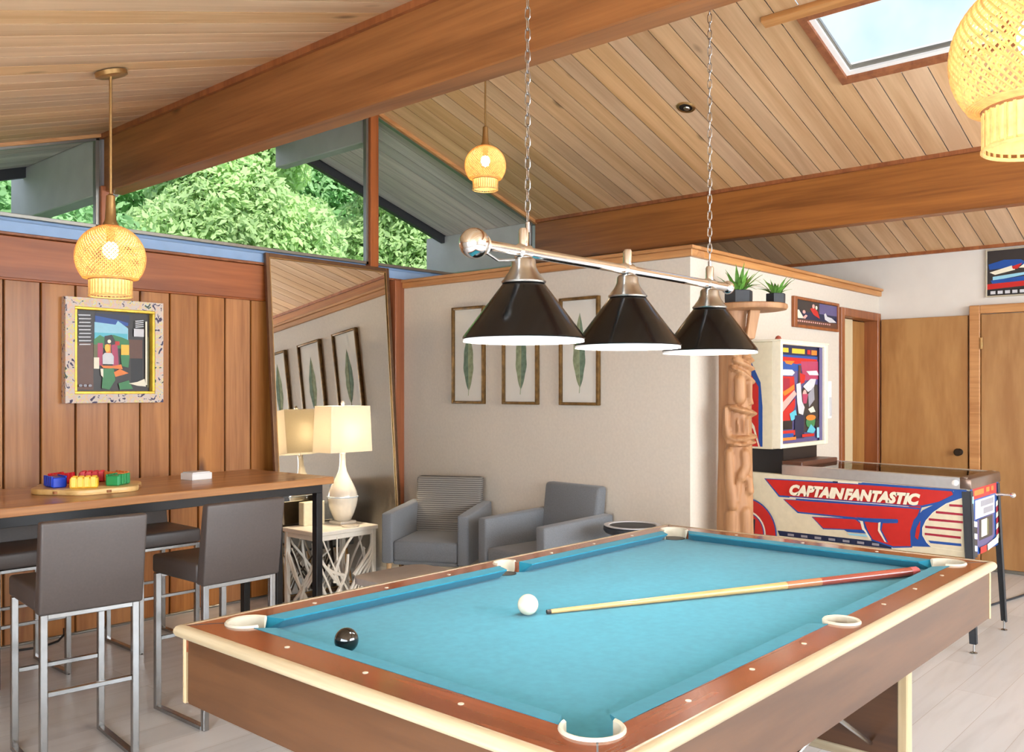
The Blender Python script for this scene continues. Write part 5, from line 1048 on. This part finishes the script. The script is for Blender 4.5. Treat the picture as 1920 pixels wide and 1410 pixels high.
def pq(poly): return [((W3-f3)-(2*W3-2*f3)*u*0.55, H3-f3-(2*H3-2*f3)*v) for u, v in poly]
pl3 = [('p_dgrey', [(W3-f3,-H3+f3),(-W3+f3,-H3+f3),(-W3+f3,H3-f3),(W3-f3,H3-f3)]), ('p_blue', pq([(0.02,0.30),(0.3,0.22),(0.6,0.24),(0.72,0.34),(0.4,0.40),(0.04,0.42)])), ('p_cream', pq([(0.04,0.48),(0.44,0.36),(0.50,0.46),(0.14,0.54)])), ('p_red', pq([(0.44,0.38),(0.62,0.32),(0.54,0.44),(0.46,0.44)])), ('p_cream', pq([(0.56,0.42),(0.66,0.34),(0.76,0.44)])), ('p_sky', pq([(0.10,0.58),(0.7,0.52),(0.74,0.57),(0.3,0.64),(0.1,0.66)])), ('p_blue', pq([(0.06,0.66),(1.0,0.58),(1.2,0.70),(0.1,0.76)])), ('p_red', pq([(0.0,0.74),(1.8,0.66),(1.8,0.76),(0.0,0.86)])), ('p_lgrey', pq([(0.72,0.0),(0.80,0.0),(0.88,0.36),(0.82,0.36)])), ('p_red', pq([(0.86,0.0),(0.96,0.0),(1.16,0.5),(1.04,0.56)])), ('p_pink', pq([(1.1,0.15),(1.3,0.2),(1.3,0.5),(1.15,0.5)])), ('p_black', pq(rect(0,0.87,1.81,1.0)))]
for i in range(13): pl3.append(('p_lgrey', pq(rect(0.06+0.13*i,0.90,0.15+0.13*i,0.97))))
B().box(-0.010, -0.004, -W3+f3, W3-f3, -H3+f3, H3-f3).build('backing', MT['p_dgrey'], p2)
print_panel('picture', p2, pl3, lambda u, v, d: (-0.0105-d, u, v), 0, 0.0003)
sw = thing('wall_fixture', 'narrow white wall fixture between the pinball backbox and the doorway', 'wall fixture', (6.62, YC-0.001, 1.33))
B().box(-0.03, 0.03, -0.018, 0, -0.14, 0.14).build('plate', MT['shadewhite'], sw, bevel=0.003)
B().box(-0.018, 0.018, -0.024, -0.018, -0.12, 0.02).build('handset', MT['p_lgrey'], sw, bevel=0.003)

# ------------------------------------------------------------------ outdoors beyond the clerestory
struct(B().hexa([(-12,YG+0.5,-3),(26,YG+0.5,-3),(26,30,-3),(-12,30,-3)], [(-12,YG+0.5,-0.3),(26,YG+0.5,-0.3),(26,30,1.5),(-12,30,1.5)]).build('ground', MT['grass']))
def tree(x, y, z0, blobs, label, key, n, seed, leaf=0.06):
    t = thing('tree', label, 'tree', (x, y, z0), 0, 'trees beyond the clerestory')
    g = np.random.default_rng(seed)
    tot = sum(b_[3]**2 for b_ in blobs); V = []; 
    for (bx, by, bz, br) in blobs:
        m = int(1.3*n*br*br/tot); d = g.normal(size=(m,3)); d /= np.linalg.norm(d, axis=1)[:,None]; rad = br*(0.72+0.32*g.random(m)**0.6)*(1+0.16*np.sin(5*d[:,0]+3*bx)*np.cos(4*d[:,2]))
        cpt = d*rad[:,None]*np.array([1,1,0.85]) + np.array([bx,by,bz])
        nrm = d + 0.75*g.normal(size=(m,3)); nrm[:,2] += 0.3; nrm /= np.linalg.norm(nrm, axis=1)[:,None]
        a_ = np.cross(nrm, g.normal(size=(m,3))); a_ /= np.linalg.norm(a_, axis=1)[:,None]; b2 = np.cross(nrm, a_); s_ = leaf*(0.6+0.8*g.random(m))[:,None]
        V.append(np.stack([cpt-a_*s_, cpt-b2*s_*0.45, cpt+a_*s_, cpt+b2*s_*0.45], axis=1).reshape(-1,3))
    V = np.concatenate(V); k = len(V)//4
    me = bpy.data.meshes.new('crown'); me.vertices.add(len(V)); me.vertices.foreach_set('co', V.astype(np.float32).ravel()); me.loops.add(4*k); me.loops.foreach_set('vertex_index', np.arange(4*k, dtype=np.int32)); me.polygons.add(k); me.polygons.foreach_set('loop_start', np.arange(0, 4*k, 4, dtype=np.int32)); me.update(calc_edges=True); me.materials.append(MT[key])
    obj('crown', me, t)
    zc = blobs[0][2]
    B().tube([(0,0,-1.5),(0.1,0.1,zc*0.5),(0.05,-0.1,zc),(0.2,0,zc+1.2)], [0.22,0.18,0.12,0.05], 10).build('trunk', MT['bark'], t, smooth=True)
    for j, (bx, by, bz, br) in enumerate(blobs[1:3]): B().tube([(0.08,0,zc*0.6),(bx*0.6,by*0.6-0.2,bz*0.85),(bx,by,bz)], [0.09,0.06,0.03], 8).build('branch', MT['bark'], t, smooth=True)
def bl_(seed, n, w, h, zc):
    g = random.Random(seed); return [(0,0,zc,1.5)] + [(g.uniform(-w,w), g.uniform(-0.8,0.8), zc+g.uniform(-h,h), g.uniform(0.6,1.15)) for _ in range(n)]
tree(3.6, 10.3, -0.8, bl_(13,9,0.45,1.0,3.2), 'low leafy tree seen in the left clerestory corner', 'tree3', 40000, 23)
tree(7.2, 11.8, -0.5, bl_(11,15,0.45,2.3,3.9), 'pale green leafy tree filling the middle clerestory pane', 'tree', 70000, 21)
tree(10.85, 12.1, -0.4, bl_(12,15,0.45,2.3,4.1), 'light green tree behind the ridge post', 'tree', 60000, 22)
tree(14.5, 12.6, -0.4, bl_(14,14,0.45,2.2,4.0), 'yellow-green tree seen under the roof overhang at right', 'tree2', 50000, 24)
tree(6.9, 16.4, 0.2, bl_(15,24,2.0,2.6,5.0), 'darker tall tree standing behind the pale ones', 'tree3', 50000, 25, 0.10)
tree(13.8, 16.6, 0.2, bl_(16,24,2.0,2.6,5.0), 'dark tree at the far right behind the yellow-green one', 'tree3', 46000, 26, 0.10)
